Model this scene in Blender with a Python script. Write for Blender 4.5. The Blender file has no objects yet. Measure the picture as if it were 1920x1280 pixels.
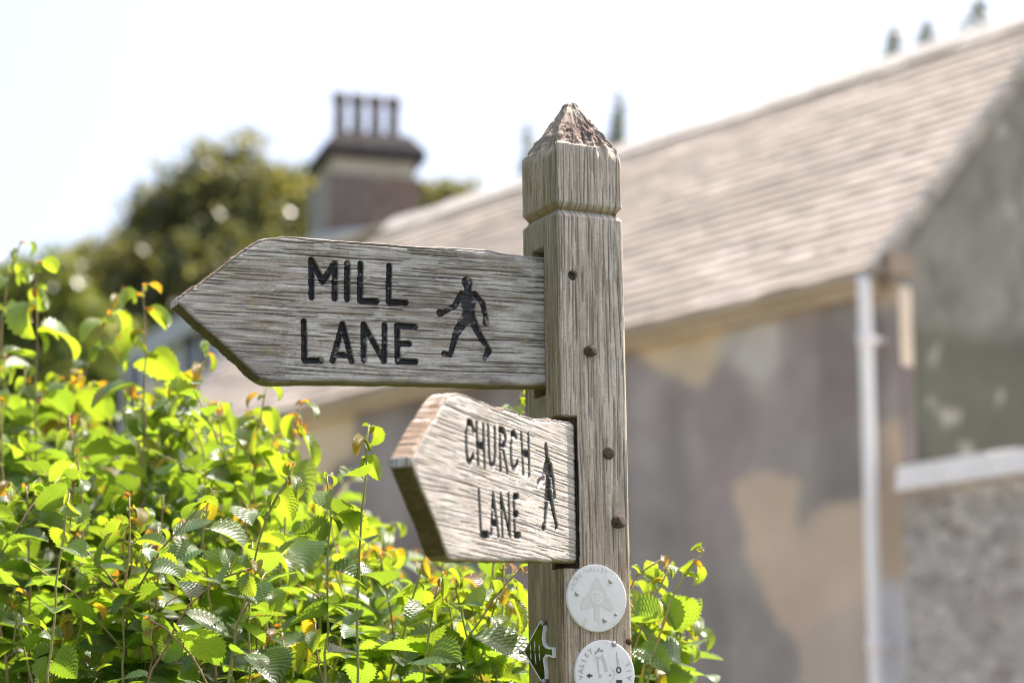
import bpy, bmesh, math, random
import numpy as np
from mathutils import Matrix, Vector

random.seed(7)
rng = np.random.default_rng(11)
S = bpy.context.scene
COL = S.collection
R = math.radians

# ------------------------------------------------------------------ camera, world, sun
FPX = 4533.0                                   # focal length in pixels of the 1920 px wide frame
PITCH = math.atan(925 / FPX)
EYE = np.array([0.0, 0.0, 1.6])
cam_d = bpy.data.cameras.new("camera")
cam = bpy.data.objects.new("camera", cam_d)
COL.objects.link(cam)
cam.location = EYE
cam.rotation_euler = (math.pi / 2 + PITCH, 0, 0)
cam_d.sensor_width = 36.0
cam_d.lens = FPX / 1920 * 36.0
cam_d.clip_start = 0.05
cam_d.clip_end = 5000
cam_d.dof.use_dof = True
cam_d.dof.focus_distance = 3.29
cam_d.dof.aperture_fstop = 3.6
S.camera = cam

SUN_AZ, SUN_EL = math.atan2(0.80, 0.60), R(61)   # azimuth from +Y towards +X
w = bpy.data.worlds.new("World")
S.world = w
w.use_nodes = True
nt = w.node_tree
bg = nt.nodes["Background"]
sky = nt.nodes.new("ShaderNodeTexSky")
sky.sky_type = 'NISHITA'
sky.sun_disc = False
sky.sun_elevation = SUN_EL
sky.sun_rotation = SUN_AZ
sky.air_density = 1.0
sky.dust_density = 5.0
sky.ozone_density = 1.0
nt.links.new(sky.outputs[0], bg.inputs[0])
bg.inputs[1].default_value = 0.14
sun_d = bpy.data.lights.new("sun", 'SUN')
sun_d.energy = 4.2
sun_d.angle = R(0.53)
sun_d.color = (1.0, 0.965, 0.91)
sun = bpy.data.objects.new("sun", sun_d)
COL.objects.link(sun)
SUN_DIR = Vector((math.sin(SUN_AZ) * math.cos(SUN_EL), math.cos(SUN_AZ) * math.cos(SUN_EL), math.sin(SUN_EL)))
sun.rotation_euler = SUN_DIR.to_track_quat('Z', 'Y').to_euler()
S.view_settings.view_transform = 'Standard'
S.view_settings.look = 'None'
S.view_settings.exposure = 1.28
S.view_settings.gamma = 1.0
S.view_settings.use_white_balance = True
S.view_settings.white_balance_temperature = 6950
S.view_settings.white_balance_tint = 14
S.cycles.filter_width = 1.15
S.cycles.max_bounces = 8
S.cycles.transparent_max_bounces = 8
S.cycles.sample_clamp_indirect = 8

# ------------------------------------------------------------------ maths helpers
def ray(px, py):
    x = (px - 960) / FPX
    y = -(py - 640) / FPX
    c, s = math.cos(PITCH), math.sin(PITCH)
    return np.array([x, c - y * s, s + y * c])
def hit(px, py, p0, n):
    d = ray(px, py)
    return EYE + d * (np.dot(np.asarray(p0) - EYE, n) / np.dot(d, n))
def at(px, py, depth):
    """the point seen at a pixel at a distance along the view axis"""
    return EYE + ray(px, py) * depth
def vat(px, py, y):
    """the point seen at a pixel on the upright plane a given distance ahead"""
    return hit(px, py, np.array([0, y, 0.]), np.array([0, 1., 0]))
def unit(v):
    v = np.asarray(v, float)
    return v / (np.linalg.norm(v) + 1e-12)

def hsh(ix, iy, seed):
    n = (ix.astype(np.int64) * 374761393 + iy.astype(np.int64) * 668265263 + seed * 974634541) & 0xffffffff
    n = ((n ^ (n >> 13)) * 1274126177) & 0xffffffff
    n = ((n ^ (n >> 15)) * 2246822519) & 0xffffffff
    return ((n ^ (n >> 16)) & 0xffffffff) / 4294967295.0
def vn(x, y, seed=0):
    x = np.asarray(x, float); y = np.asarray(y, float)
    x, y = np.broadcast_arrays(x, y)
    ix = np.floor(x); iy = np.floor(y)
    fx = x - ix; fy = y - iy
    fx = fx * fx * (3 - 2 * fx); fy = fy * fy * (3 - 2 * fy)
    a = hsh(ix, iy, seed); b = hsh(ix + 1, iy, seed)
    c = hsh(ix, iy + 1, seed); d = hsh(ix + 1, iy + 1, seed)
    return (a * (1 - fx) + b * fx) * (1 - fy) + (c * (1 - fx) + d * fx) * fy
def fbm(x, y, seed=0, o=3):
    t = 0; a = 0.5; s = 0
    for k in range(o):
        t = t + a * vn(x * 2 ** k, y * 2 ** k, seed + 17 * k); s += a; a *= .5
    return t / s
def sstep(a, b, x):
    t = np.clip((x - a) / (b - a), 0, 1)
    return t * t * (3 - 2 * t)
def mix(a, b, t):
    t = np.asarray(t)[..., None]
    return np.asarray(a) * (1 - t) + np.asarray(b) * t

def wood(a, b, seed, wob=1.0):
    """weathered grain: a runs along the grain, b across it (metres). Returns height (0..1), crack (0..1), colour"""
    bw = b + wob * (.0050 * (vn(a / .20, b / .05, seed) - .5) + .0009 * (vn(a / .035, b / .008, seed + 1) - .5))
    f1 = vn(a / .034, bw / .0012, seed + 2)
    f2 = vn(a / .060, bw / .0028, seed + 3)
    f3 = vn(a / .150, bw / .0080, seed + 4)
    big = fbm(a / .10, b / .05, seed + 5)
    def lanes(lane, wmax, lo, hi, la, sd):
        """thin splits running along the grain, one per lane, each opening and closing"""
        k = np.floor(bw / lane)
        c = lane * (k + .18 + .64 * vn(a / .22, k * 3.7 + .5, sd))
        wd = wmax * sstep(lo, hi, vn(a / la, k * 7.3 + .5, sd + 1))
        return np.where(wd > .00006, 1 - sstep(.35, 1.0, np.abs(bw - c) / np.maximum(wd, 1e-6)), 0) * np.clip(wd / wmax * 1.6, 0, 1)
    crack = np.maximum(np.maximum(.95 * lanes(.0052, .00095, .42, .70, .060, seed + 6), lanes(.0165, .0014, .52, .78, .10, seed + 8)), .60 * lanes(.0027, .00055, .42, .75, .035, seed + 10))
    h = .30 * f1 + .35 * f2 + .35 * f3
    light = np.array([.64, .60, .55]); mid = np.array([.43, .385, .335]); warm = np.array([.34, .255, .175]); dark = np.array([.095, .083, .075])
    t = .50 * f1 + .32 * f2 + .18 * f3
    t = t + .45 * (big - .5)
    col = mix(mid, light, sstep(.36, .60, t))
    col = mix(col, warm, .45 * sstep(.58, .78, vn(a / .05, bw / .004, seed + 12)))
    col = mix(col, dark, .50 * sstep(.60, .80, vn(a / .040, bw / .0016, seed + 13)) * sstep(.3, .7, vn(a / .07, b / .05, seed + 14)))
    col = mix(col, dark, .28 * sstep(.62, .8, vn(a / .006, bw / .0014, seed + 15)) * sstep(.35, .65, vn(a / .05, b / .03, seed + 16)))
    col = mix(col, np.array([.055, .040, .030]), .86 * crack)
    return h, crack, col

# ------------------------------------------------------------------ object helpers
def tag(o, label=None, cat=None, group=None, kind=None):
    if label: o['label'] = label
    if cat: o['category'] = cat
    if group: o['group'] = group
    if kind: o['kind'] = kind
    return o
def empty(name, loc=(0, 0, 0), label=None, cat=None, group=None):
    o = bpy.data.objects.new(name, None)
    o.empty_display_size = .1
    COL.objects.link(o)
    o.location = loc
    return tag(o, label, cat, group)
def mesh_obj(name, V, Fs, mat, parent=None, smooth=True, color=None, uv=None, inv=None, mats=None, midx=None):
    """V in world coordinates unless parent-space; inv = matrix applied to bring them into the parent's space"""
    V = np.asarray(V, float).reshape(-1, 3)
    if inv is not None:
        V = V @ np.array(inv.to_3x3()).T + np.array(inv.translation)
    me = bpy.data.meshes.new(name)
    if isinstance(Fs, np.ndarray) and Fs.ndim == 2:
        k = Fs.shape[1]; n = len(Fs)
        me.vertices.add(len(V)); me.vertices.foreach_set('co', V.astype(np.float32).ravel())
        me.loops.add(n * k); me.loops.foreach_set('vertex_index', Fs.astype(np.int32).ravel())
        me.polygons.add(n)
        me.polygons.foreach_set('loop_start', np.arange(0, n * k, k, dtype=np.int32))
        me.polygons.foreach_set('loop_total', np.full(n, k, dtype=np.int32))
        me.update(calc_edges=True)
    else:
        me.from_pydata([tuple(v) for v in V], [], [tuple(int(i) for i in f) for f in Fs])
        me.update()
    if color is not None:
        c = np.ones((len(V), 4), np.float32); color = np.asarray(color).reshape(len(V), -1); c[:, :color.shape[1]] = color
        at_ = me.attributes.new('Col', 'FLOAT_COLOR', 'POINT'); at_.data.foreach_set('color', c.ravel())
    if uv is not None:
        a2 = me.attributes.new('leafuv', 'FLOAT_VECTOR', 'POINT')
        u3 = np.zeros((len(V), 3), np.float32); u3[:, :2] = uv; a2.data.foreach_set('vector', u3.ravel())
    me.validate()
    if mats:
        for m in mats: me.materials.append(m)
        if midx is not None: me.polygons.foreach_set('material_index', np.asarray(midx, np.int32))
    else:
        me.materials.append(mat)
    if smooth: me.polygons.foreach_set('use_smooth', np.ones(len(me.polygons), bool))
    o = bpy.data.objects.new(name, me)
    COL.objects.link(o)
    if parent is not None: o.parent = parent
    return o
def grid_faces(n, m, closed=False):
    i = np.arange(n - 1)[:, None]; j = np.arange(m if closed else m - 1)[None, :]
    a = i * m + j; b = i * m + (j + 1) % m
    return np.stack([a + 0 * j, b + 0 * i, b + m, a + m], -1).reshape(-1, 4)
class MB:
    """collects boxes, prisms and tubes into one mesh"""
    def __init__(s): s.V = []; s.F = []; s.n = 0; s.C = []
    def add(s, V, F, c=None):
        V = np.asarray(V, float).reshape(-1, 3)
        s.V.append(V); s.F += [tuple(int(i) + s.n for i in f) for f in F]; s.n += len(V)
        if c is not None: s.C.append(np.tile(np.asarray(c, float), (len(V), 1)))
    def box(s, o, ex, ey, ez, c=None):
        """corner o and three edge vectors"""
        o, ex, ey, ez = [np.asarray(q, float) for q in (o, ex, ey, ez)]
        V = [o, o + ex, o + ex + ey, o + ey, o + ez, o + ex + ez, o + ex + ey + ez, o + ey + ez]
        s.add(V, [(0, 3, 2, 1), (4, 5, 6, 7), (0, 1, 5, 4), (1, 2, 6, 5), (2, 3, 7, 6), (3, 0, 4, 7)], c)
    def prism(s, pts, ext, c=None):
        pts = [np.asarray(p, float) for p in pts]; n = len(pts); ext = np.asarray(ext, float)
        V = pts + [p + ext for p in pts]
        s.add(V, [tuple(range(n))[::-1], tuple(range(n, 2 * n))] + [(i, (i + 1) % n, n + (i + 1) % n, n + i) for i in range(n)], c)
    def tube(s, P, rad, k=8, c=None, cap=True):
        P = np.asarray(P, float); n = len(P); rad = np.broadcast_to(np.asarray(rad, float), (n,))
        T = np.gradient(P, axis=0); T /= np.linalg.norm(T, axis=1)[:, None] + 1e-12
        ref = np.array([0.31, .27, .91]) if abs(T[0][2]) < .8 else np.array([1., .1, .05])
        A = np.cross(T, ref); A /= np.linalg.norm(A, axis=1)[:, None]; B = np.cross(T, A)
        th = np.arange(k) * 2 * math.pi / k
        V = (P[:, None] + rad[:, None, None] * (A[:, None] * np.cos(th)[None, :, None] + B[:, None] * np.sin(th)[None, :, None])).reshape(-1, 3)
        Fs = [tuple(f) for f in grid_faces(n, k, True)]
        if cap: Fs += [tuple(range(k))[::-1], tuple(range((n - 1) * k, n * k))]
        s.add(V, Fs, c)
    def lathe(s, o, ax, prof, k=24, c=None):
        """prof: (radius, height along ax)"""
        ax = unit(ax); ref = np.array([1, 0, 0]) if abs(ax[0]) < .7 else np.array([0, 0, 1.])
        A = unit(np.cross(ax, ref)); B = np.cross(ax, A); th = np.arange(k) * 2 * math.pi / k
        V = np.concatenate([np.asarray(o) + h * ax + r * (np.outer(np.cos(th), A) + np.outer(np.sin(th), B)) for r, h in prof])
        s.add(V, [tuple(f) for f in grid_faces(len(prof), k, True)] + [tuple(range(k))[::-1], tuple(range((len(prof) - 1) * k, len(prof) * k))], c)
    def build(s, name, mat, parent=None, inv=None, smooth=False):
        return mesh_obj(name, np.concatenate(s.V), s.F, mat, parent, smooth, np.concatenate(s.C) if s.C else None, inv=inv)

# ------------------------------------------------------------------ materials
def new_mat(name):
    m = bpy.data.materials.new(name); m.use_nodes = True
    return m, m.node_tree, m.node_tree.nodes["Principled BSDF"]
def N(t, typ, **k):
    n = t.nodes.new(typ)
    for a, v in k.items(): setattr(n, a, v)
    return n
def noise_node(t, scale, detail=4, rough=.6, vec=None):
    n = N(t, "ShaderNodeTexNoise"); n.inputs["Scale"].default_value = scale
    n.inputs["Detail"].default_value = detail; n.inputs["Roughness"].default_value = rough
    if vec is not None: t.links.new(vec, n.inputs["Vector"])
    return n
def ramp(t, src, stops):
    r = N(t, "ShaderNodeValToRGB"); e = r.color_ramp.elements
    e[0].position, e[0].color = stops[0][0], (*stops[0][1], 1); e[1].position, e[1].color = stops[-1][0], (*stops[-1][1], 1)
    for p, c in stops[1:-1]:
        q = e.new(p); q.color = (*c, 1)
    t.links.new(src, r.inputs[0]); return r
def mat_noise(name, stops, scale, rough=.85, bump=.0, bscale=None, spec=.3, metal=0.):
    m, t, b = new_mat(name)
    tc = N(t, "ShaderNodeTexCoord")
    n = noise_node(t, scale, 5, .6, tc.outputs["Object"])
    r = ramp(t, n.outputs[0], stops)
    t.links.new(r.outputs[0], b.inputs["Base Color"])
    b.inputs["Roughness"].default_value = rough; b.inputs["Metallic"].default_value = metal
    b.inputs["Specular IOR Level"].default_value = spec
    if bump:
        n2 = noise_node(t, bscale or scale * 4, 4, .6, tc.outputs["Object"])
        bp = N(t, "ShaderNodeBump"); bp.inputs["Strength"].default_value = bump; bp.inputs["Distance"].default_value = .02
        t.links.new(n2.outputs[0], bp.inputs["Height"]); t.links.new(bp.outputs[0], b.inputs["Normal"])
    return m
def mat_attr(name, rough=.85, nscale=60, namt=.25, bump=.3, bdist=.0006, bscale=900, spec=.25, stretch=None):
    """colour comes from the mesh's own Col attribute, broken up by fine noise"""
    m, t, b = new_mat(name)
    a = N(t, "ShaderNodeAttribute"); a.attribute_name = "Col"
    tc = N(t, "ShaderNodeTexCoord"); vec = tc.outputs["Object"]
    if stretch:
        mp = N(t, "ShaderNodeMapping"); mp.inputs["Scale"].default_value = stretch; t.links.new(vec, mp.inputs[0]); vec = mp.outputs[0]
    n = noise_node(t, nscale, 5, .65, vec)
    mr = N(t, "ShaderNodeMapRange"); mr.inputs[1].default_value = .25; mr.inputs[2].default_value = .75
    mr.inputs[3].default_value = 1 - namt; mr.inputs[4].default_value = 1 + namt
    t.links.new(n.outputs[0], mr.inputs[0])
    mx = N(t, "ShaderNodeVectorMath", operation='SCALE'); t.links.new(a.outputs["Color"], mx.inputs[0]); t.links.new(mr.outputs[0], mx.inputs["Scale"])
    t.links.new(mx.outputs[0], b.inputs["Base Color"])
    b.inputs["Roughness"].default_value = rough; b.inputs["Specular IOR Level"].default_value = spec
    if bump:
        n2 = noise_node(t, bscale, 3, .6, vec)
        bp = N(t, "ShaderNodeBump"); bp.inputs["Strength"].default_value = bump; bp.inputs["Distance"].default_value = bdist
        t.links.new(n2.outputs[0], bp.inputs["Height"]); t.links.new(bp.outputs[0], b.inputs["Normal"])
    return m
M_wood = mat_attr("weathered_oak", rough=.82, nscale=420, namt=.22, bump=.5, bdist=.0005, bscale=1400, spec=.25)
M_paint = mat_attr("black_groove_paint", rough=.5, nscale=300, namt=.35, bump=.4, bdist=.0005, bscale=700, spec=.35)
M_rend = mat_attr("house_render", rough=.9, nscale=1.6, namt=.16, bump=.5, bdist=.01, bscale=40)
M_tile = mat_attr("stone_roof_tile", rough=.8, nscale=5, namt=.22, bump=.6, bdist=.01, bscale=30)
M_white = mat_noise("white_plastic", [(.28, (.66, .65, .60)), (.42, (.83, .83, .82)), (.7, (.87, .87, .87))], 55, .45, .03, 300, .4)
M_ink = mat_noise("grey_ink", [(.3, (.26, .26, .26)), (.7, (.42, .42, .41))], 200, .6)
M_fade = mat_noise("faded_ink", [(.3, (.72, .71, .67)), (.7, (.78, .77, .73))], 100, .6)
M_blackink = mat_noise("black_ink", [(.3, (.04, .04, .04)), (.7, (.11, .11, .11))], 100, .5)
M_midink = mat_noise("pale_grey_ink", [(.3, (.55, .55, .54)), (.7, (.68, .68, .67))], 160, .6)
M_green = mat_noise("dark_green_plastic", [(.35, (.002, .004, .003)), (.65, (.004, .010, .004))], 45, .16, .0, None, .5)
M_steel = mat_noise("screw_steel", [(.3, (.35, .35, .34)), (.7, (.55, .54, .52))], 300, .35, .0, None, .5, .9)
M_rust = mat_noise("rusty_iron", [(.3, (.09, .035, .018)), (.7, (.19, .085, .045))], 300, .8, .5, 900)
M_peg = mat_noise("dark_oak_peg", [(.3, (.060, .047, .034)), (.7, (.15, .12, .09))], 260, .8, .5, 700)
M_pipe = mat_noise("painted_pipe", [(.3, (.84, .82, .82)), (.7, (.92, .90, .89))], 3, .45)
M_cop = mat_noise("limewashed_coping", [(.3, (.84, .81, .77)), (.7, (.93, .90, .87))], 5, .8, .3, 20)
M_brick = None
M_soff = mat_noise("eaves_board", [(.3, (.42, .34, .24)), (.7, (.58, .47, .34))], 4, .85)
M_verge = mat_noise("verge_mortar", [(.3, (.17, .165, .16)), (.7, (.42, .39, .36))], 6, .9, .5, 30)
M_slate = mat_noise("blue_slate", [(.3, (.10, .11, .14)), (.7, (.19, .20, .24))], 3, .6, .3, 20)
M_capst = mat_noise("dark_capstone", [(.3, (.030, .027, .028)), (.7, (.06, .055, .055))], 6, .9, .4, 20)
M_pot = mat_noise("sooty_clay_pot", [(.3, (.12, .10, .10)), (.7, (.24, .20, .18))], 8, .85)
M_palew = mat_noise("pale_render", [(.3, (.42, .43, .46)), (.7, (.54, .54, .56))], 2, .9, .2, 20)
M_glass = mat_noise("window_glass", [(.3, (.03, .035, .045)), (.7, (.05, .055, .07))], 2, .08, .0, None, .6)
M_frame = mat_noise("window_paint", [(.3, (.70, .71, .72)), (.7, (.78, .78, .78))], 4, .5)
M_bark = mat_noise("bark", [(.3, (.05, .04, .03)), (.7, (.12, .10, .08))], 4, .95, .6, 20)
def stone_mat(name, sc, cols, mortar):
    m, t, b = new_mat(name)
    tc = N(t, "ShaderNodeTexCoord")
    wv = noise_node(t, 3.0, 3, .5, tc.outputs["Object"])
    vm = N(t, "ShaderNodeVectorMath", operation='MULTIPLY_ADD'); vm.inputs[1].default_value = (.12, .12, .12)
    t.links.new(wv.outputs["Color"], vm.inputs[0]); t.links.new(tc.outputs["Object"], vm.inputs[2])
    mp = N(t, "ShaderNodeMapping"); mp.inputs["Scale"].default_value = (1, 1, 1.7); t.links.new(vm.outputs[0], mp.inputs[0])
    v = N(t, "ShaderNodeTexVoronoi"); v.inputs["Scale"].default_value = sc; t.links.new(mp.outputs[0], v.inputs["Vector"])
    v2 = N(t, "ShaderNodeTexVoronoi", feature='DISTANCE_TO_EDGE'); v2.inputs["Scale"].default_value = sc; t.links.new(mp.outputs[0], v2.inputs["Vector"])
    sep = N(t, "ShaderNodeSeparateColor"); t.links.new(v.outputs["Color"], sep.inputs[0])
    r = ramp(t, sep.outputs[0], cols)
    n = noise_node(t, 25, 5, .7, tc.outputs["Object"])
    mm = N(t, "ShaderNodeMix", data_type='RGBA', blend_type='MULTIPLY'); mm.inputs[0].default_value = .8
    r2 = ramp(t, n.outputs[0], [(.3, (.55, .55, .55)), (.7, (1.25, 1.25, 1.25))])
    t.links.new(r.outputs[0], mm.inputs[6]); t.links.new(r2.outputs[0], mm.inputs[7])
    edge = ramp(t, v2.outputs[0], [(.02, (0, 0, 0)), (.10, (1, 1, 1))])
    mo = N(t, "ShaderNodeMix", data_type='RGBA'); t.links.new(edge.outputs[0], mo.inputs[0]); mo.inputs[6].default_value = (*mortar, 1)
    t.links.new(mm.outputs[2], mo.inputs[7]); t.links.new(mo.outputs[2], b.inputs["Base Color"])
    bp = N(t, "ShaderNodeBump"); bp.inputs["Strength"].default_value = .7; bp.inputs["Distance"].default_value = .03
    t.links.new(edge.outputs[0], bp.inputs["Height"]); t.links.new(bp.outputs[0], b.inputs["Normal"])
    b.inputs["Roughness"].default_value = .95
    return m
M_rubble = stone_mat("rubble_stone", 9.0, [(0, (.31, .275, .25)), (.4, (.46, .435, .40)), (.7, (.60, .565, .52)), (1, (.35, .33, .305))], (.54, .51, .47))
def brick_mat():
    m, t, b = new_mat("old_red_brick")
    tc = N(t, "ShaderNodeTexCoord")
    n = noise_node(t, 1.6, 4, .6, tc.outputs["Object"])
    r = ramp(t, n.outputs[0], [(.30, (.14, .12, .115)), (.45, (.18, .148, .128)), (.55, (.23, .150, .115)), (.66, (.24, .21, .195))])
    n2 = noise_node(t, 14, 3, .6, tc.outputs["Object"])
    r2 = ramp(t, n2.outputs[0], [(.35, (.7, .7, .7)), (.65, (1.2, 1.2, 1.2))])
    mm = N(t, "ShaderNodeMix", data_type='RGBA', blend_type='MULTIPLY'); mm.inputs[0].default_value = 1
    t.links.new(r.outputs[0], mm.inputs[6]); t.links.new(r2.outputs[0], mm.inputs[7])
    t.links.new(mm.outputs[2], b.inputs["Base Color"]); b.inputs["Roughness"].default_value = .95
    return m
M_brick = brick_mat()
M_sandst = mat_noise("sandstone_band", [(.3, (.42, .37, .30)), (.7, (.54, .48, .40))], 4, .9, .3, 20)

def leaf_mat(name, trans, bumpd=.0016, rough=.36, tw=.5):
    """Col = blade colour seen in reflected light; the light that passes through is yellower"""
    m, t, b = new_mat(name)
    out = t.nodes["Material Output"]
    a = N(t, "ShaderNodeAttribute"); a.attribute_name = "Col"
    u = N(t, "ShaderNodeAttribute"); u.attribute_name = "leafuv"
    sx = N(t, "ShaderNodeSeparateXYZ"); t.links.new(u.outputs["Vector"], sx.inputs[0])
    ab = N(t, "ShaderNodeMath", operation='ABSOLUTE'); t.links.new(sx.outputs[0], ab.inputs[0])
    k1 = N(t, "ShaderNodeMath", operation='MULTIPLY'); k1.inputs[1].default_value = 11.0; t.links.new(sx.outputs[1], k1.inputs[0])
    k2 = N(t, "ShaderNodeMath", operation='MULTIPLY_ADD'); k2.inputs[1].default_value = -3.6; t.links.new(ab.outputs[0], k2.inputs[0]); t.links.new(k1.outputs[0], k2.inputs[2])
    pp = N(t, "ShaderNodeMath", operation='PINGPONG'); pp.inputs[1].default_value = .5; t.links.new(k2.outputs[0], pp.inputs[0])
    # side veins (thin) + midrib
    vein = N(t, "ShaderNodeMapRange"); vein.interpolation_type = 'SMOOTHSTEP'; vein.inputs[1].default_value = .10; vein.inputs[2].default_value = .0; vein.inputs[3].default_value = 0; vein.inputs[4].default_value = 1
    t.links.new(pp.outputs[0], vein.inputs[0])
    rib = N(t, "ShaderNodeMapRange"); rib.interpolation_type = 'SMOOTHSTEP'; rib.inputs[1].default_value = .06; rib.inputs[2].default_value = .01; rib.inputs[3].default_value = 0; rib.inputs[4].default_value = 1
    t.links.new(ab.outputs[0], rib.inputs[0])
    vmx = N(t, "ShaderNodeMath", operation='MAXIMUM'); t.links.new(vein.outputs[0], vmx.inputs[0]); t.links.new(rib.outputs[0], vmx.inputs[1])
    tc = N(t, "ShaderNodeTexCoord")
    nz = noise_node(t, 60, 3, .6, tc.outputs["Object"])
    hsum = N(t, "ShaderNodeMath", operation='MULTIPLY_ADD'); hsum.inputs[1].default_value = .5; t.links.new(nz.outputs[0], hsum.inputs[0]); t.links.new(pp.outputs[0], hsum.inputs[2])
    bp = N(t, "ShaderNodeBump"); bp.inputs["Strength"].default_value = .8; bp.inputs["Distance"].default_value = bumpd
    t.links.new(hsum.outputs[0], bp.inputs["Height"])
    # reflected colour
    lc = N(t, "ShaderNodeMix", data_type='RGBA'); t.links.new(vmx.outputs[0], lc.inputs[0])
    ml = N(t, "ShaderNodeVectorMath", operation='SCALE'); ml.inputs["Scale"].default_value = 1.7; t.links.new(a.outputs["Color"], ml.inputs[0])
    t.links.new(a.outputs["Color"], lc.inputs[6]); t.links.new(ml.outputs[0], lc.inputs[7])
    t.links.new(lc.outputs[2], b.inputs["Base Color"])
    b.inputs["Roughness"].default_value = rough; b.inputs["Specular IOR Level"].default_value = .8
    t.links.new(bp.outputs[0], b.inputs["Normal"])
    tr = N(t, "ShaderNodeBsdfTranslucent")
    tcol = N(t, "ShaderNodeVectorMath", operation='MULTIPLY'); tcol.inputs[1].default_value = trans; t.links.new(a.outputs["Color"], tcol.inputs[0])
    dk = N(t, "ShaderNodeMix", data_type='RGBA'); t.links.new(vmx.outputs[0], dk.inputs[0])
    ml2 = N(t, "ShaderNodeVectorMath", operation='SCALE'); ml2.inputs["Scale"].default_value = .72; t.links.new(tcol.outputs[0], ml2.inputs[0])
    t.links.new(tcol.outputs[0], dk.inputs[6]); t.links.new(ml2.outputs[0], dk.inputs[7])
    t.links.new(dk.outputs[2], tr.inputs[0]); t.links.new(bp.outputs[0], tr.inputs["Normal"])
    ms = N(t, "ShaderNodeMixShader"); ms.inputs[0].default_value = tw
    t.links.new(b.outputs[0], ms.inputs[1]); t.links.new(tr.outputs[0], ms.inputs[2]); t.links.new(ms.outputs[0], out.inputs[0])
    return m
M_leaf = leaf_mat("elm_leaf", (5.7, 4.35, 1.0), bumpd=.0012, rough=.35, tw=.48)
def tree_leaf_mat():
    m, t, b = new_mat("tree_leaf")
    out = t.nodes["Material Output"]
    a = N(t, "ShaderNodeAttribute"); a.attribute_name = "Col"
    t.links.new(a.outputs["Color"], b.inputs["Base Color"]); b.inputs["Roughness"].default_value = .28
    tr = N(t, "ShaderNodeBsdfTranslucent")
    tcol = N(t, "ShaderNodeVectorMath", operation='MULTIPLY'); tcol.inputs[1].default_value = (1.7, 1.6, .8); t.links.new(a.outputs["Color"], tcol.inputs[0])
    t.links.new(tcol.outputs[0], tr.inputs[0])
    ms = N(t, "ShaderNodeMixShader"); ms.inputs[0].default_value = .42
    t.links.new(b.outputs[0], ms.inputs[1]); t.links.new(tr.outputs[0], ms.inputs[2]); t.links.new(ms.outputs[0], out.inputs[0])
    return m
M_tleaf = tree_leaf_mat()
M_stem = mat_attr("shoot_stem", rough=.5, nscale=120, namt=.25, bump=.3, bdist=.0008, bscale=500, spec=.4)

# ------------------------------------------------------------------ ground
def build_ground():
    m, t, b = new_mat("meadow_ground")
    tc = N(t, "ShaderNodeTexCoord")
    n = noise_node(t, .8, 6, .6, tc.outputs["Object"])
    r = ramp(t, n.outputs[0], [(.3, (.045, .065, .022)), (.55, (.075, .095, .035)), (.75, (.12, .11, .06))])
    t.links.new(r.outputs[0], b.inputs["Base Color"]); b.inputs["Roughness"].default_value = .95
    n_ = 41
    X, Y = np.meshgrid(np.linspace(-1500, 1500, n_), np.linspace(-1500, 2500, n_), indexing='ij')
    V = np.stack([X, Y, np.zeros_like(X)], -1)
    tag(mesh_obj("ground", V, grid_faces(n_, n_)[:, ::-1], m), kind="structure")
    m2 = mat_noise("lane_asphalt", [(.3, (.045, .045, .047)), (.7, (.075, .073, .07))], 12, .9, .4, 90)
    V = [(-9, -3.2, .004), (9, -3.2, .004), (9, 1.4, .004), (-9, 1.4, .004)]
    V = np.array([(x * 30 if abs(x) > 8 else x, y, z) for x, y, z in V])
    tag(mesh_obj("lane", V, [(0, 1, 2, 3)], m2), kind="structure")
    m3 = mat_noise("bounce_gravel", [(.3, (.30, .255, .205)), (.7, (.42, .365, .30))], 8, .95, .5, 120)  # unseen gravel sheet, added to bounce warm light onto the house wall
    nx_, ny_ = 30, 20
    X, Y = np.meshgrid(np.linspace(-7, 9, nx_), np.linspace(5.9, 22, ny_), indexing='ij')
    tag(mesh_obj("bounce_sheet", np.stack([X, Y, 0 * X + .004], -1), grid_faces(nx_, ny_)[:, ::-1], m3), kind="structure")
build_ground()

# ------------------------------------------------------------------ far hill
def build_hill():
    m = mat_noise("hill_pasture", [(.3, (.16, .20, .13)), (.5, (.22, .26, .16)), (.7, (.12, .16, .11))], .03, .95)
    n1, n2 = 60, 16
    xs = np.linspace(-420, 260, n1); ys = np.linspace(380, 720, n2)
    X, Y = np.meshgrid(xs, ys, indexing='ij')
    prof = np.interp(X, [-420, -150, -90, -40, 40, 260], [118, 118, 116, 108, 88, 40])
    Z = -2 + prof * np.sin(np.clip((Y - 380) / 170, 0, 1) * math.pi / 2) * (1 - .25 * np.clip((Y - 550) / 170, 0, 1)) + 6 * (fbm(X / 60, Y / 60, 3) - .5)
    tag(mesh_obj("hill", np.stack([X, Y, Z], -1), grid_faces(n1, n2)[:, ::-1], m), kind="structure")
build_hill()
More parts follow.
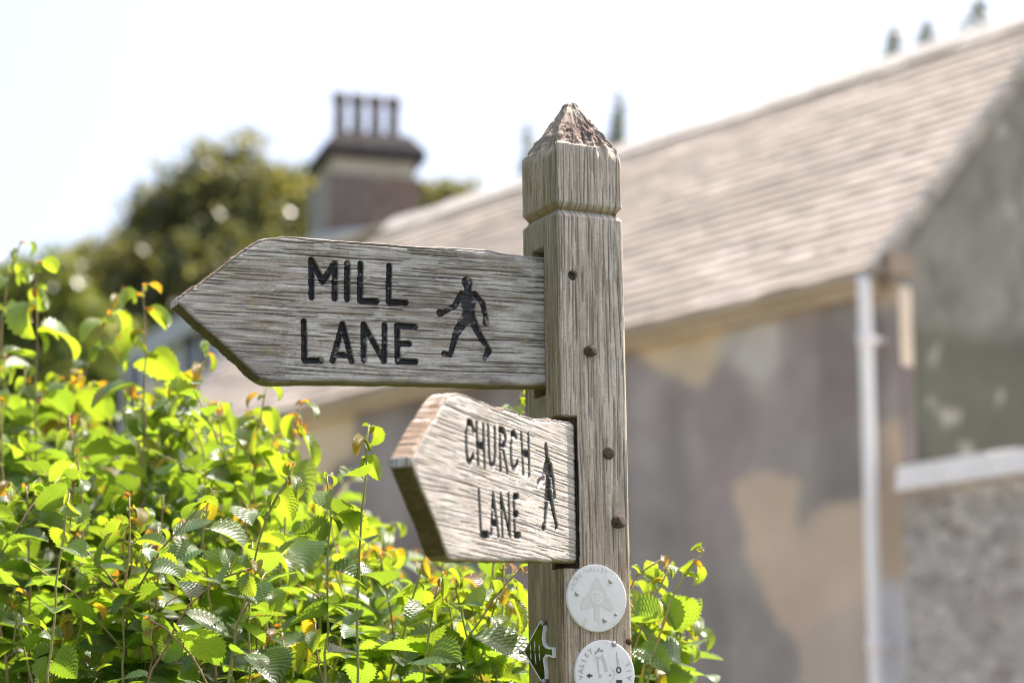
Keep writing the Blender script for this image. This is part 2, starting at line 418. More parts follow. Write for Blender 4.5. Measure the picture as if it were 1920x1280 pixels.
# ------------------------------------------------------------------ the long stone-tiled house
UW = unit([-.6256, .7801, 0]); GW = np.array([UW[1], -UW[0], 0]); NW = -GW; Z = np.array([0, 0, 1.])
HC = EYE + ray(1690, 700) * (13.5 / ray(1690, 700)[1]); HC[2] = 0
HL = 8.9                                        # length of the front wall
def WP(s, g, z): return HC + UW * s + GW * g + Z * z
def wall_sz(px, py, off=0.):
    q = hit(px, py, HC + NW * off, NW) - HC
    return np.dot(q, UW), q[2]
EOFF = .13
_e = hit(1610, 507, HC + NW * EOFF, NW)
EZ = _e[2]                                      # height of the tile edge at the eaves
RP = R(46.5)
RG = 1.80; RZ = EZ + (RG + EOFF) * math.tan(RP)  # ridge
def poly_mask(poly, Sx, Sz):
    inside = np.zeros(Sx.shape, bool); n = len(poly)
    for i in range(n):
        x1, y1 = poly[i]; x2, y2 = poly[(i + 1) % n]
        c = ((y1 > Sz) != (y2 > Sz)) & (Sx < (x2 - x1) * (Sz - y1) / (y2 - y1 + 1e-12) + x1)
        inside ^= c
    return inside
def build_house():
    root = empty("stone_house", WP(HL / 2, 1, 0), "long two storey house with pale stone tiled roof and patchy peeling grey render", "house")
    inv = Matrix.Translation(Vector(root.location)).inverted()
    # front wall: grid so that the worn render has its own patches
    ns, nz = 300, 170
    s = np.linspace(0, HL, ns); z = np.linspace(0, EZ + .02, nz)
    Sg, Zg = np.meshgrid(s, z, indexing='ij')
    ws = Sg + .34 * (fbm(Sg * 2.2, Zg * 2.2, 5, 5) - .5); wz = Zg + .34 * (fbm(Sg * 2.2, Zg * 2.2, 9, 5) - .5)
    base = mix((.285, .266, .246), (.352, .330, .302), fbm(Sg * .9, Zg * .9, 21))
    base = mix(base, (.41, .375, .358), sstep(3.4, 4.4, Zg))                     # newer lighter coat near the eaves
    base = mix(base, (.235, .207, .196), sstep(.45, .65, fbm(Sg * .5 + 9, Zg * .5, 22)) * .8)
    base = mix(base, (.32, .265, .258), sstep(.55, .7, fbm(Sg * 1.4 + 3, Zg * 1.4, 24)) * .7)
    def patch(pix, colour, blur=0.0):
        nonlocal base
        m = poly_mask([wall_sz(*p) for p in pix], ws, wz).astype(float)
        for _ in range(2): m = (m + np.roll(m, 1, 0) + np.roll(m, -1, 0) + np.roll(m, 1, 1) + np.roll(m, -1, 1)) / 5
        base = mix(base, colour, m)
    base = base * (1 - .22 * sstep(.5, .72, fbm(Sg * 2.5, Zg * .5, 25)))[..., None]          # rain streaks
    base = base * (.9 + .2 * fbm(Sg * 9, Zg * 9, 26))[..., None]
    tan1 = mix((.60, .475, .33), (.68, .56, .40), fbm(Sg * 2, Zg * 2, 31))
    tan2 = mix((.54, .425, .325), (.63, .515, .395), fbm(Sg * 1.5, Zg * 1.5, 33))
    patch([(1188, 585), (1370, 540), (1352, 640), (1320, 700), (1270, 692), (1208, 672)], tan1)
    patch([(1385, 600), (1450, 590), (1462, 660), (1445, 720), (1425, 712), (1360, 670)], np.array([.56, .525, .485]))
    patch([(1345, 610), (1385, 600), (1370, 640), (1345, 650)], np.array([.55, .51, .47]))
    patch([(1425, 710), (1450, 710), (1440, 745), (1430, 748)], np.array([.47, .41, .35]))
    patch([(1372, 912), (1400, 900), (1432, 868), (1482, 858), (1492, 905), (1510, 950), (1700, 940), (1700, 1180), (1630, 1195),
           (1480, 1180), (1442, 1110), (1410, 1060), (1395, 980)], tan2)
    patch([(1475, 1170), (1640, 1150), (1650, 1500), (1500, 1500), (1490, 1230)], mix((.47, .40, .335), (.56, .48, .40), fbm(Sg * 2, Zg * 2, 35)))
    patch([(480, 700), (652, 740), (648, 860), (600, 900), (480, 900)], tan1)
    patch([(1636, 400), (1730, 400), (1730, 600), (1636, 602)], tan2)
    patch([(1640, 812), (1730, 770), (1730, 1120), (1640, 1120)], tan2)
    patch([(1650, 1120), (1700, 1120), (1700, 1500), (1650, 1500)], np.array([.60, .60, .61]))
    V = WP(0, 0, 0) + Sg[..., None] * UW + Zg[..., None] * Z + NW * (.012 * (fbm(Sg * 4, Zg * 4, 41) - .5))[..., None]
    mesh_obj("wall", V, grid_faces(ns, nz), M_rend, root, True, base, inv=inv)
    # gable end facing the lane
    ng, nz2 = 110, 150
    G2 = 2 * RG
    g = np.linspace(0, G2, ng); v = np.linspace(0, 1, nz2)
    Gg, Vg = np.meshgrid(g, v, indexing='ij')
    top = np.minimum(EZ + (Gg + EOFF) * math.tan(RP), EZ + (G2 + EOFF - Gg) * math.tan(RP)) - .03
    Zg2 = Vg * top
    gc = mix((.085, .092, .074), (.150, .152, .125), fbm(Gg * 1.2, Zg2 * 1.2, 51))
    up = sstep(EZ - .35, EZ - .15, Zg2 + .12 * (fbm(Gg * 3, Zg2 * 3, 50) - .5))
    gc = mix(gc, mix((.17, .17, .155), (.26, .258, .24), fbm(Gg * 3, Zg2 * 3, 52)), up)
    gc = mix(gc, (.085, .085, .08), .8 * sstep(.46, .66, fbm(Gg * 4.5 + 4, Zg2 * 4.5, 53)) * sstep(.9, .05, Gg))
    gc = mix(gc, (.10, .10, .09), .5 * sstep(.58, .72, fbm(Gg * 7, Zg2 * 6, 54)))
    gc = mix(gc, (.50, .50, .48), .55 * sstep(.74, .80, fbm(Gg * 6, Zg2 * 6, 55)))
    Vv = HC + UW * .13 + Gg[..., None] * GW + Zg2[..., None] * Z + NW[None, None] * 0 - UW * (.01 * (fbm(Gg * 4, Zg2 * 4, 56)))[..., None]
    tag(mesh_obj("gable_wall", Vv, grid_faces(ng, nz2), M_rend, root, True, gc, inv=inv), "grey green stained gable wall")
    b = MB()                                     # rear and far walls
    b.box(WP(.02, G2 - .3, 0), UW * (HL - .04), GW * .3, Z * EZ, (.25, .23, .22))
    b.prism([WP(HL - .3, .02, 0), WP(HL - .3, G2 - .32, 0), WP(HL - .3, G2 - .32, EZ), WP(HL - .3, RG, RZ - .25), WP(HL - .3, .02, EZ)], UW * .29, (.25, .23, .22))
    b.build("rear_wall", M_rend, root, inv)
    # roof of individual tiles in courses, both slopes
    rb = MB(); rc = []
    slope = (RG + EOFF) / math.cos(RP)
    dn = unit(-GW * math.cos(RP) - Z * math.sin(RP)) # down the front slope
    nf = unit(NW * math.sin(RP) + Z * math.cos(RP))
    rr = random.Random(5)
    ncr = 25
    def slope_tiles(ridge0, dn, nf, flip):
        for i in range(ncr):
            d0 = slope * i / ncr; hgt = slope / ncr
            sL0 = .07; x = sL0 - rr.random() * .2
            # the far verge runs slightly out of square
            while x < HL + .1:
                wdt = rr.uniform(.16, .34)
                a0, a1 = max(x, sL0), min(x + wdt, HL + .1)
                lim = 7.45 + 1.05 * (d0 / slope) if not flip else HL
                a1 = min(a1, lim)
                if a1 - a0 > .03:
                    lift = .010 + rr.random() * .009
                    o = ridge0 + UW * a0 + dn * (d0 - .02)
                    q0 = o + nf * .0; ex = UW * (a1 - a0 - .007); ed = dn * (hgt + .02 + rr.uniform(-.008, .012))
                    Vt = [q0, q0 + ex, q0 + ex + ed + nf * lift, q0 + ed + nf * lift, q0 - nf * .02, q0 + ex - nf * .02, q0 + ex + ed + nf * (lift - .022), q0 + ed + nf * (lift - .022)]
                    t = rr.random(); c = np.array([.49, .425, .355]) * (.94 + .12 * rr.random())
                    if t < .10: c = np.array([.47, .40, .335]) * (.92 + .16 * rr.random())
                    elif t > .93: c = np.array([.60, .52, .45])
                    blot = float(fbm(np.array(a0 * .9), np.array(d0 * 2.2), 71))
                    c = c * (1 - .16 * float(sstep(.50, .68, np.array(blot))))
                    rb.add(Vt, [(0, 3, 2, 1), (4, 5, 6, 7), (0, 1, 5, 4), (1, 2, 6, 5), (2, 3, 7, 6), (3, 0, 4, 7)] if not flip else [(0, 1, 2, 3), (4, 7, 6, 5), (0, 4, 5, 1), (1, 5, 6, 2), (2, 6, 7, 3), (3, 7, 4, 0)], c)
                x += wdt
    slope_tiles(WP(0, RG, RZ), dn, nf, False)
    slope_tiles(WP(0, RG, RZ), unit(GW * math.cos(RP) - Z * math.sin(RP)), unit(-NW * math.sin(RP) + Z * math.cos(RP)), True)
    roof = rb.build("roof", M_tile, root, inv)
    rg = MB()                                    # ridge stones
    x = .06
    while x < 7.42:
        L = min(.44, 7.45 - x)
        h = rr.uniform(-.008, .008)
        pts = [WP(x, RG - .15, RZ - .115 + h), WP(x, RG - .03, RZ + .022 + h), WP(x, RG, RZ + .035 + h), WP(x, RG + .03, RZ + .022 + h), WP(x, RG + .15, RZ - .115 + h)]
        rg.prism(pts, UW * (L - .012), np.array([.70, .65, .58]) * rr.uniform(.9, 1.1)); x += .44
    o = rg.build("ridge", M_tile, root, inv); o.parent = roof
    # bedded verge at the near gable
    vb = MB()
    k = 24
    for i in range(k):
        a, c = slope * i / k, slope * (i + 1) / k
        p = WP(.066, RG, RZ) + dn * a - nf * .062
        vb.box(p - UW * .012, UW * .095, dn * (c - a - .006), nf * (.070 + .012 * rr.random()))
    vb.build("verge", M_verge, root, inv)
    # eaves board and half round gutter
    gb = MB()
    gb.box(WP(.13, -.080, EZ - .125), UW * (HL - .5), GW * .075, Z * .115)
    gb.build("eaves_board", M_soff, root, inv)
    gt = MB(); th = np.linspace(0, math.pi, 9)
    prof = [(-.120 - .036 * math.cos(a), EZ - .022 - .036 * math.sin(a)) for a in th] + [(-.120 + .032 * math.cos(a), EZ - .022 - .032 * math.sin(a)) for a in th]
    gt.prism([WP(.10, g_, z_) for g_, z_ in prof], UW * (HL - .5))
    gt.build("gutter", mat_noise("old_iron_gutter", [(.3, (.40, .36, .31)), (.7, (.54, .49, .43))], 4, .7), root, inv)
    # kneeler stone at the near end of the eaves
    kb = MB(); kb.box(WP(-.004, -.07, EZ - .03), UW * .064, GW * .20, Z * .12); kb.box(WP(.002, -.035, EZ - .10), UW * .12, GW * .035, Z * .068)
    kb.build("kneeler", mat_noise("kneeler_stone", [(.3, (.22, .175, .14)), (.7, (.34, .275, .22))], 5, .9, .4, 30), root, inv)
    pb = MB(); zs = [0, 1.9, 3.15, 4.1, EZ - .102]                       # worn end of the wall under the kneeler
    for (za, zb_, c_) in ((0, 1.95, (.56, .56, .56)), (1.95, 3.22, (.60, .50, .40)), (3.22, 4.22, (.15, .13, .13)), (4.22, EZ - .102, (.62, .52, .42))):
        pb.box(WP(.0, .004, za), UW * .128, GW * .10, Z * (zb_ - za - .001), c_)
    pb.build("wall_end", M_rend, root, inv)
    # downpipe
    dp = MB()
    s1, z1 = wall_sz(1632, 640, .11); s2, z2 = wall_sz(1645, 1280, .11); sp = (s1 + s2) / 2
    P = [WP(sp, -.135, EZ - .045), WP(sp, -.135, EZ - .12), WP(sp, -.132, EZ - .4), WP(sp, -.132, .3), WP(sp, -.14, .18), WP(sp, -.22, .10)]
    dp.tube(P, .040, 16)
    for zc in (EZ - .45, 2.60, 1.0):
        dp.lathe(WP(sp, -.132, zc), Z, [(.042, 0), (.050, .004), (.050, .076), (.042, .08)], 16)
    dpo = dp.build("downpipe", M_pipe, root, inv, True)
    for zc in (EZ - .42, 2.63, 1.03):
        br = MB(); br.box(WP(sp - .025, -.095, zc), UW * .05, GW * .095, Z * .03)
        br.build("bracket", M_pipe, dpo, inv)
    return root
build_house()

# ------------------------------------------------------------------ garden wall beside the house
def build_garden_wall():
    root = empty("garden_wall", WP(-2.0, 0, 0), "rubble stone garden wall with white coping joined to the house corner", "garden wall")
    inv = Matrix.Translation(Vector(root.location)).inverted()
    s0, zt = wall_sz(1697, 872, .10); s0 = -.03
    L = 4.2
    th = .30
    zc = wall_sz(1760, 862, .10)[1]; zb = wall_sz(1760, 908, .10)[1]
    ns, nz = 120, 80
    Sg, Zg = np.meshgrid(np.linspace(0, L, ns), np.linspace(0, zb - .005, nz), indexing='ij')
    rel = .03 * (fbm(Sg * 5, Zg * 6, 61, 3) - .5)
    V = WP(s0, -.05, 0) - Sg[..., None] * UW + Zg[..., None] * Z + rel[..., None] * NW
    mesh_obj("stonework", V, grid_faces(ns, nz)[:, ::-1], M_rubble, root, True, inv=inv)
    b = MB(); b.box(WP(s0 - L, .0, 0), UW * L, GW * th, Z * (zb - .006)); b.build("backing", M_rubble, root, inv)
    c = MB(); x = 0; rr = random.Random(3)
    while x < L:
        l = rr.uniform(.30, .42); h = rr.uniform(-.010, .010)
        p = WP(s0 - x, -.115, zb)
        pts = [p, p + GW * (th + .19), p + GW * (th + .19) + Z * (zc - zb + h), p + GW * .26 + Z * (zc - zb + .045 + h), p + GW * .02 + Z * (zc - zb + h)]
        c.prism(pts, -UW * (l - .012)); x += l
    c.build("coping", M_cop, root, inv)
build_garden_wall()

# ------------------------------------------------------------------ the chimneyed house behind
def build_back_house():
    A = vat(604, 432, at(613, 600, 28.0)[1])                       # apex of the gable
    root = empty("cottage", (A[0], A[1], 0), "cottage behind with slate roof and tall brick chimney carrying four pots", "house")
    inv = Matrix.Translation(Vector(root.location)).inverted()
    az = A[2]
    def P(uu, gg, z): return np.array([A[0], A[1], 0]) + UW * uu + GW * gg + Z * z
    # far eaves seen left of the signboard
    q = hit(200, 672, A, NW); du = np.dot(q - A, UW); drop = az - q[2]
    sl = drop / du
    H = 3.9; ez = az - sl * H
    Lh = 9.0
    wb = MB()
    wb.prism([P(H - .2, .15, 0), P(-H + .2, .15, 0), P(-H + .2, .15, ez), P(0, .15, az - .25), P(H - .2, .15, ez)], GW * (Lh - .3))
    wall = wb.build("wall", M_palew, root, inv)
    rb = MB()
    for sg in (1, -1):
        nr = 16
        for i in range(nr):
            t0, t1 = i / nr, (i + 1) / nr
            p0 = P(sg * H * 1.03 * t0, 0, az - sl * H * 1.03 * t0); p1 = P(sg * H * 1.03 * t1, 0, az - sl * H * 1.03 * t1)
            d = p1 - p0; nn = unit(np.array([UW[0] * sg * sl, UW[1] * sg * sl, 1]))
            rb.box(p0 - nn * .05, GW * Lh, d * 1.02 + nn * .012, nn * .05)
    rb.build("roof", M_slate, root, inv)
    vg = MB()
    for sg in (1, -1):
        p0 = P(0, -.03, az - .02); p1 = P(sg * H * 1.03, -.03, az - .02 - sl * H * 1.03)
        vg.prism([p0, p1, p1 - Z * .30, p0 - Z * .30], GW * .06)
    vg.build("bargeboard", M_palew, root, inv)
    # windows in the gable
    for (px0, py0, px1, py1) in ((348, 632, 402, 780), (242, 672, 272, 800)):
        a = hit(px0, py0, A + GW * .14, NW); c = hit(px1, py1, A + GW * .14, NW)
        ua, ub = np.dot(a - A, UW), np.dot(c - A, UW); zt, zb = a[2], c[2]
        fm = MB()
        o = P(ub, .09, zb); wv = UW * (ua - ub); hv = Z * (zt - zb)
        t = .07
        fm.box(o - UW * t, UW * t, GW * .058, hv); fm.box(o + wv, UW * t, GW * .058, hv)
        fm.box(o - UW * t + hv, wv + UW * 2 * t, GW * .058, Z * t); fm.box(o - UW * t - Z * t, wv + UW * 2 * t, GW * .058, Z * t)
        fm.box(o + wv * .48, wv * .04, GW * .05, hv)
        w_ = fm.build("window", M_frame, root, inv)
        g = MB(); g.box(o + GW * .03, wv, GW * .02, hv); g.build("pane", M_glass, w_, inv)
    # chimney: stack, stone band, dark cap, four pots
    depth = 28.0
    gw, uw = 1.12, .95
    CU = unit([-.279, .96, 0]); CG = np.array([CU[1], -CU[0], 0])
    a0 = at(610, 600, depth); Q = np.array([a0[0], a0[1], 0])       # near vertical edge between the two faces
    def C(gg, uu, z): return Q + CG * gg + CU * uu + Z * z
    zb1, zb2, zc1, zc2 = [vat(613, y, a0[1])[2] for y in (323, 290, 286, 258)]
    st = MB(); st.box(C(0, 0, az - 2.2), CG * gw, CU * uw, Z * (zb1 - az + 2.2))
    stack = st.build("chimney", M_brick, root, inv)
    qn = MB(); qn.box(C(-.018, -.012, az - 1.2), CG * .03, CU * (uw + .024), Z * (zb1 - az + 1.19)); qn.build("render_strip", mat_noise("grey_mortar", [(.3, (.24, .215, .195)), (.7, (.36, .32, .29))], 3, .9), stack, inv)
    bd = MB(); bd.box(C(.05, .04, zb1), CG * (gw - .10), CU * (uw - .08), Z * (zb2 - zb1)); bd.build("stone_band", M_sandst, stack, inv)
    cp = MB(); e = .06
    lo = [C(-e, -e, zb2), C(gw + e, -e, zb2), C(gw + e, uw + e, zb2), C(-e, uw + e, zb2)]
    m_ = [p + Z * .12 for p in lo]
    hi = [C(.12, .06, zc2 + .12), C(gw - .12, .06, zc2 + .12), C(gw - .12, uw - .06, zc2 + .12), C(.12, uw - .06, zc2 + .12)]
    cp.add(lo + m_ + hi, [(3, 2, 1, 0), (8, 9, 10, 11)] + [(i, (i + 1) % 4, 4 + (i + 1) % 4, 4 + i) for i in range(4)] + [(4 + i, 4 + (i + 1) % 4, 8 + (i + 1) % 4, 8 + i) for i in range(4)])
    cp.build("cap", M_capst, stack, inv)
    zp = vat(632, 176, C(.24, uw / 2, 0)[1])[2]
    for i in range(4):
        p = C(.235 + i * (gw - .46) / 3, uw / 2, zc2 + .06)
        pt = MB(); h = zp - zc2 - .06
        pt.lathe(p, Z, [(.095, 0), (.095, .05), (.082, .08), (.068, h - .15), (.092, h - .11), (.100, h - .05), (.096, h), (.060, h), (.050, h - .2)], 16)
        pt.build("chimney_pot", M_pot, stack, inv, True)
build_back_house()

# ------------------------------------------------------------------ trees beyond
def leaf_cloud(lobes, count, size, pal, seed, clump=9, flat=.6):
    """lobes: (centre, radii). Leaf-sized quads gathered in clumps through each lobe's outer volume"""
    r = np.random.default_rng(seed)
    vol = np.array([rd[0] * rd[1] + rd[2] * rd[0] for _, rd in lobes]); vol = vol / vol.sum()
    Vs, Cs = [], []
    nc = count // clump
    which = r.choice(len(lobes), nc, p=vol)
    for k in range(nc):
        c, rd = lobes[which[k]]
        d = r.normal(size=3); d /= np.linalg.norm(d)
        p = np.asarray(c) + d * np.asarray(rd) * (.40 + .70 * r.random() ** .7)
        cc = np.array(pal[r.integers(len(pal))]) * r.uniform(.65, 1.35)
        n = clump
        pos = p + r.normal(size=(n, 3)) * np.array([1, 1, flat]) * size * 1.6
        a = r.normal(size=(n, 3)); a /= np.linalg.norm(a, axis=1)[:, None]
        b = np.cross(a, r.normal(size=(n, 3))); b /= np.linalg.norm(b, axis=1)[:, None]
        s_ = size * r.uniform(.5, 1.15, (n, 1))
        Vs.append(np.stack([pos - a * s_, pos + b * s_ * .55, pos + a * s_, pos - b * s_ * .55], 1).reshape(-1, 3))
        Cs.append(np.repeat(cc[None] * r.uniform(.8, 1.2, (n, 1)), 4, 0))
    V = np.concatenate(Vs); F_ = np.arange(len(V)).reshape(-1, 4)
    return V, F_, np.concatenate(Cs)
def tree(name, depth, base_px, lobes_px, count, size, pal, seed, label, group=None, trunk_r=.35, flat=.6, cat="tree"):
    """lobes_px: (px, py, rx_px, ry_px, extra depth m)"""
    k = depth / FPX
    c0 = at(base_px, 640, depth)
    gy = c0[1]
    root = empty(name, (c0[0], gy, 0), label, cat, group)
    inv = Matrix.Translation(Vector(root.location)).inverted()
    lobes = []
    for (px, py, rx, ry, dd) in lobes_px:
        q = vat(px, py, gy + dd)
        lobes.append((q, (rx * k, max(rx, ry) * k * .8, ry * k)))
    V, F_, C_ = leaf_cloud(lobes, count, size, pal, seed, flat=flat)
    mesh_obj("crown", V, F_, M_tleaf, root, False, C_, inv=inv)
    tb = MB(); top = max(l[0][2] for l in lobes)
    base = np.array([c0[0], gy, 0])
    rr = random.Random(seed)
    mid = min(l[0][2] for l in lobes)
    tb.tube([base - Z * .3, base + Z * mid * .4 + np.array([.1, .05, 0]) * trunk_r, base + Z * mid * .8, base + Z * (mid + .5 * (top - mid))], [trunk_r * 1.4, trunk_r, trunk_r * .8, trunk_r * .3], 10)
    for (c, rd) in lobes:
        p0 = base + Z * min(mid * .75, c[2] * .7)
        tb.tube([p0, (p0 + c) / 2 + np.array([0, 0, -.08 * np.linalg.norm(c - p0)]), c, c + Z * rd[2] * .6], [trunk_r * .5, trunk_r * .3, trunk_r * .14, trunk_r * .05], 6)
    tb.build("trunk", M_bark, root, inv, True)
    return root
OLIVE = [(.15, .16, .075), (.20, .20, .085), (.105, .12, .07), (.085, .105, .070), (.24, .23, .09), (.13, .145, .08)]  # greens lightened in the colour to stand in for distance haze
tree("yew_tree", 60, 420, [(440, 400, 110, 95, 0), (330, 470, 105, 90, 1), (520, 440, 90, 105, 0), (415, 330, 60, 48, 0), (340, 372, 34, 60, -.5), (276, 400, 26, 55, 0),
                           (235, 520, 85, 75, -1), (180, 540, 70, 60, 0), (420, 540, 150, 120, -1), (540, 360, 42, 45, 1), (300, 620, 190, 110, 0), (520, 600, 120, 130, 0), (400, 760, 240, 150, 0), (250, 440, 14, 40, 0), (305, 345, 12, 40, 0), (372, 305, 14, 38, 0), (455, 290, 18, 34, 0), (492, 330, 16, 40, 0), (200, 470, 20, 40, 0), (150, 500, 26, 36, 0), (562, 375, 42, 50, .5), (592, 430, 40, 60, .5), (190, 510, 60, 50, 0), (130, 545, 60, 50, -.5)],
     36000, .15, OLIVE, 3, "broad dark olive tree with ragged top left of the brick chimney", trunk_r=.5)
tree("round_tree", 50, 60, [(70, 560, 90, 75, 0), (10, 600, 100, 90, 0), (130, 620, 80, 80, 1), (-80, 640, 110, 100, 0), (40, 740, 160, 120, 0), (180, 720, 120, 110, 0)],
     16000, .15, [(.10, .14, .035), (.14, .18, .045), (.07, .10, .03), (.17, .20, .06)], 5, "light green rounded tree at far left below the dark tree", trunk_r=.3)
tree("bushy_tree", 66, 800, [(810, 385, 38, 50, 0), (772, 420, 60, 70, 0), (850, 420, 50, 60, 0), (720, 470, 90, 90, 0), (870, 372, 28, 20, 0), (820, 520, 140, 90, 0)],
     14000, .16, OLIVE, 6, "green tree top showing right of the brick chimney", trunk_r=.35)
def conifer(tip, depth, hpx, wpx, seed, label, dens=1.0):
    k = depth / FPX
    t = at(tip[0], tip[1], depth); root = empty("conifer_tree", (t[0], t[1], 0), label, "tree", "conifers behind the stone roof")
    inv = Matrix.Translation(Vector(root.location)).inverted()
    r = np.random.default_rng(seed); Vs = []; Cs = []
    H = hpx * k * 3.2; Wd = wpx * k
    nb = int(60 * dens)
    for i in range(nb):
        f = (i + r.random()) / nb; f = f ** .8
        zt = t[2] - H * f; L = (.06 + 1.1 * f) * Wd * r.uniform(.45, 1.1); az = r.random() * 6.283
        d = np.array([math.cos(az), math.sin(az), -.12 + .35 * (1 - f)])
        n = 5
        s = r.random((n, 1)) ** .7
        pos = np.array([t[0], t[1], zt]) + d * s * L + r.normal(size=(n, 3)) * .05 * (1 + 2 * f) - Z * (.25 * L * s * s)
        a = unit(d) + r.normal(size=(n, 3)) * .5; a /= np.linalg.norm(a, axis=1)[:, None]
        b = np.cross(a, r.normal(size=(n, 3))); b /= np.linalg.norm(b, axis=1)[:, None]
        sz = .09 * r.uniform(.6, 1.3, (n, 1))
        Vs.append(np.stack([pos - a * sz, pos + b * sz * .5, pos + a * sz, pos - b * sz * .5], 1).reshape(-1, 3))
        Cs.append(np.tile(np.array([.13, .165, .165]) * r.uniform(.7, 1.4), (n * 4, 1)))
    V = np.concatenate(Vs)
    mesh_obj("crown", V, np.arange(len(V)).reshape(-1, 4), M_tleaf, root, False, np.concatenate(Cs), inv=inv)
    tb = MB(); tb.tube([(t[0], t[1], -.3), (t[0], t[1], t[2] * .6), (t[0], t[1], t[2] - .05)], [.22, .10, .006], 8); tb.build("trunk", M_bark, root, inv, True)
conifer((988, 228), 48, 92, 44, 1, "conifer tip just left of the signpost's pointed top", 1.5)
conifer((1160, 178), 46, 80, 44, 2, "largest conifer tip, rising just right of the signpost's pointed top", 2.2)
conifer((1676, 48), 40, 34, 22, 4, "left and darkest of three small conifer tips above the roof's right half", .5)
conifer((1738, 40), 42, 26, 20, 7, "pale middle one of three small conifer tips above the roof's right half", .5)
conifer((1833, 2), 40, 26, 18, 8, "conifer tip cut by the picture's top edge above the ridge", .5)

# ------------------------------------------------------------------ the fingerpost
D0 = 3.34
ROT = Matrix.Rotation(R(-.7), 4, 'Y') @ Matrix.Rotation(R(26.2), 4, 'Z')
_w = at(1042, 388, D0)
HW = .0535
_off = ROT @ Vector((-HW, -HW, 0)); _zax = ROT @ Vector((0, 0, 1))
ZG = (_w[2] - _off.z) / _zax.z                   # local height of the V groove at the near corner
ROOT_LOC = Vector(_w) - _off - _zax * ZG
MP = Matrix.Translation(ROOT_LOC) @ ROT
MPI = MP.inverted()
_I3 = np.array(MPI.to_3x3()); _IT = np.array(MPI.translation)
def lhit(px, py, p0, n):
    """pixel -> point on a plane given in the post's own space"""
    o = _I3 @ EYE + _IT; d = _I3 @ ray(px, py)
    return o + d * (np.dot(np.asarray(p0, float) - o, n) / np.dot(d, n))
FRONT = ((0, -HW, 0), np.array([0, -1., 0])); LEFTF = ((-HW, 0, 0), np.array([-1., 0, 0]))
def fz(px, py): q = lhit(px, py, *FRONT); return q[0], q[2]
def lz(px, py): q = lhit(px, py, *LEFTF); return q[1], q[2]
post_root = empty("signpost", (0, 0, 0), "weathered oak fingerpost with two pointed boards reading Mill Lane and Church Lane", "signpost")
post_root.matrix_world = MP

ZSH = .5 * (fz(1043, 268)[1] + fz(1157, 279)[1])  # shoulder of the point
vdir = _I3 @ (ray(1060, 192)); vh = np.array([vdir[0], vdir[1], 0]); vh = vh / np.linalg.norm(vh)
ZAP = lhit(1060, 190, (0, 0, 0), vh)[2]
# ---- boards' frames
TB = .029
MILL_Y = -.012
mill_o = np.array([-HW, MILL_Y, 0]); mill_d = np.array([-1., 0, 0]); mill_n = np.array([0, -1., 0])
_r = math.sqrt(.5)
ch_n = np.array([_r, -_r, 0]); ch_d = np.array([-_r, -_r, 0]); ch_o = np.array([-HW, -HW, 0]) + ch_n * TB / 2
def board_uv(o, d, n):
    def f(px, py):
        q = lhit(px, py, o, n); return float(np.dot(q - o, d)), float(q[2])
    return f
mill_uv = board_uv(mill_o, mill_d, mill_n); ch_uv = board_uv(ch_o, ch_d, ch_n)

def seg_sdf(A, Zz, segs):
    """segs: (a0,z0,a1,z1,r0,r1) -> signed distance and the fraction of depth"""
    best = np.full(A.shape, 1e9)
    for (a0, z0, a1, z1, r0, r1) in segs:
        dx, dz = a1 - a0, z1 - z0; l2 = dx * dx + dz * dz + 1e-12
        t = np.clip(((A - a0) * dx + (Zz - z0) * dz) / l2, 0, 1)
        d = np.hypot(A - a0 - t * dx, Zz - z0 - t * dz) - (r0 + (r1 - r0) * t)
        best = np.minimum(best, d)
    return best
def poly_sdf(A, Zz, P):
    ins = poly_mask(P, A, Zz); d = np.full(A.shape, 1e9)
    for i in range(len(P)):
        (a0, z0), (a1, z1) = P[i], P[(i + 1) % len(P)]
        dx, dz = a1 - a0, z1 - z0; t = np.clip(((A - a0) * dx + (Zz - z0) * dz) / (dx * dx + dz * dz + 1e-12), 0, 1)
        d = np.minimum(d, np.hypot(A - a0 - t * dx, Zz - z0 - t * dz))
    return np.where(ins, -d, d)

def zoomf(ox, oy, sc): return lambda X, Y: (ox + X / sc, oy + Y / sc)
zm = zoomf(540, 460, 5.335); zf = zoomf(800, 500, 4.8); zc_ = zoomf(700, 700, 3.369)
LR = .0044
def strokes(uvf, zfun, lines, r=LR):
    out = []
    for L in lines:
        pts = [uvf(*zfun(*p)) for p in L]
        out += [(a[0], a[1], b[0], b[1], r, r) for a, b in zip(pts[:-1], pts[1:])]
    return out
mill_text = strokes(mill_uv, zm, [
    [(238, 520), (238, 142), (350, 362), (472, 175), (470, 530)], [(597, 175), (595, 537)], [(728, 182), (724, 550), (892, 554)], [(1015, 205), (1010, 562), (1180, 570)],
    [(162, 760), (168, 1148), (335, 1150)], [(450, 1150), (550, 785), (640, 1158)], [(472, 1090), (618, 1096)], [(760, 1145), (760, 790), (965, 1155), (970, 797)],
    [(1275, 810), (1095, 800), (1100, 1158), (1280, 1160)], [(1105, 980), (1215, 980)]])
fig_pts = dict(head=(368, 140), neck=(375, 195))
def fuv(p): return mill_uv(*zf(*p))
PXM = abs(fuv((1000, 500))[0] - fuv((0, 500))[0]) / 1000     # metres per figure pixel (along the board)
PXZ = abs(fuv((500, 0))[1] - fuv((500, 1000))[1]) / 1000
def caps(lines):
    out = []
    for L in lines:
        for (x0, y0, r0), (x1, y1, r1) in zip(L[:-1], L[1:]):
            a, b = fuv((x0, y0)), fuv((x1, y1)); out.append((a[0], a[1], b[0], b[1], r0 * PXZ * 1.08, r1 * PXZ * 1.08))
    return out
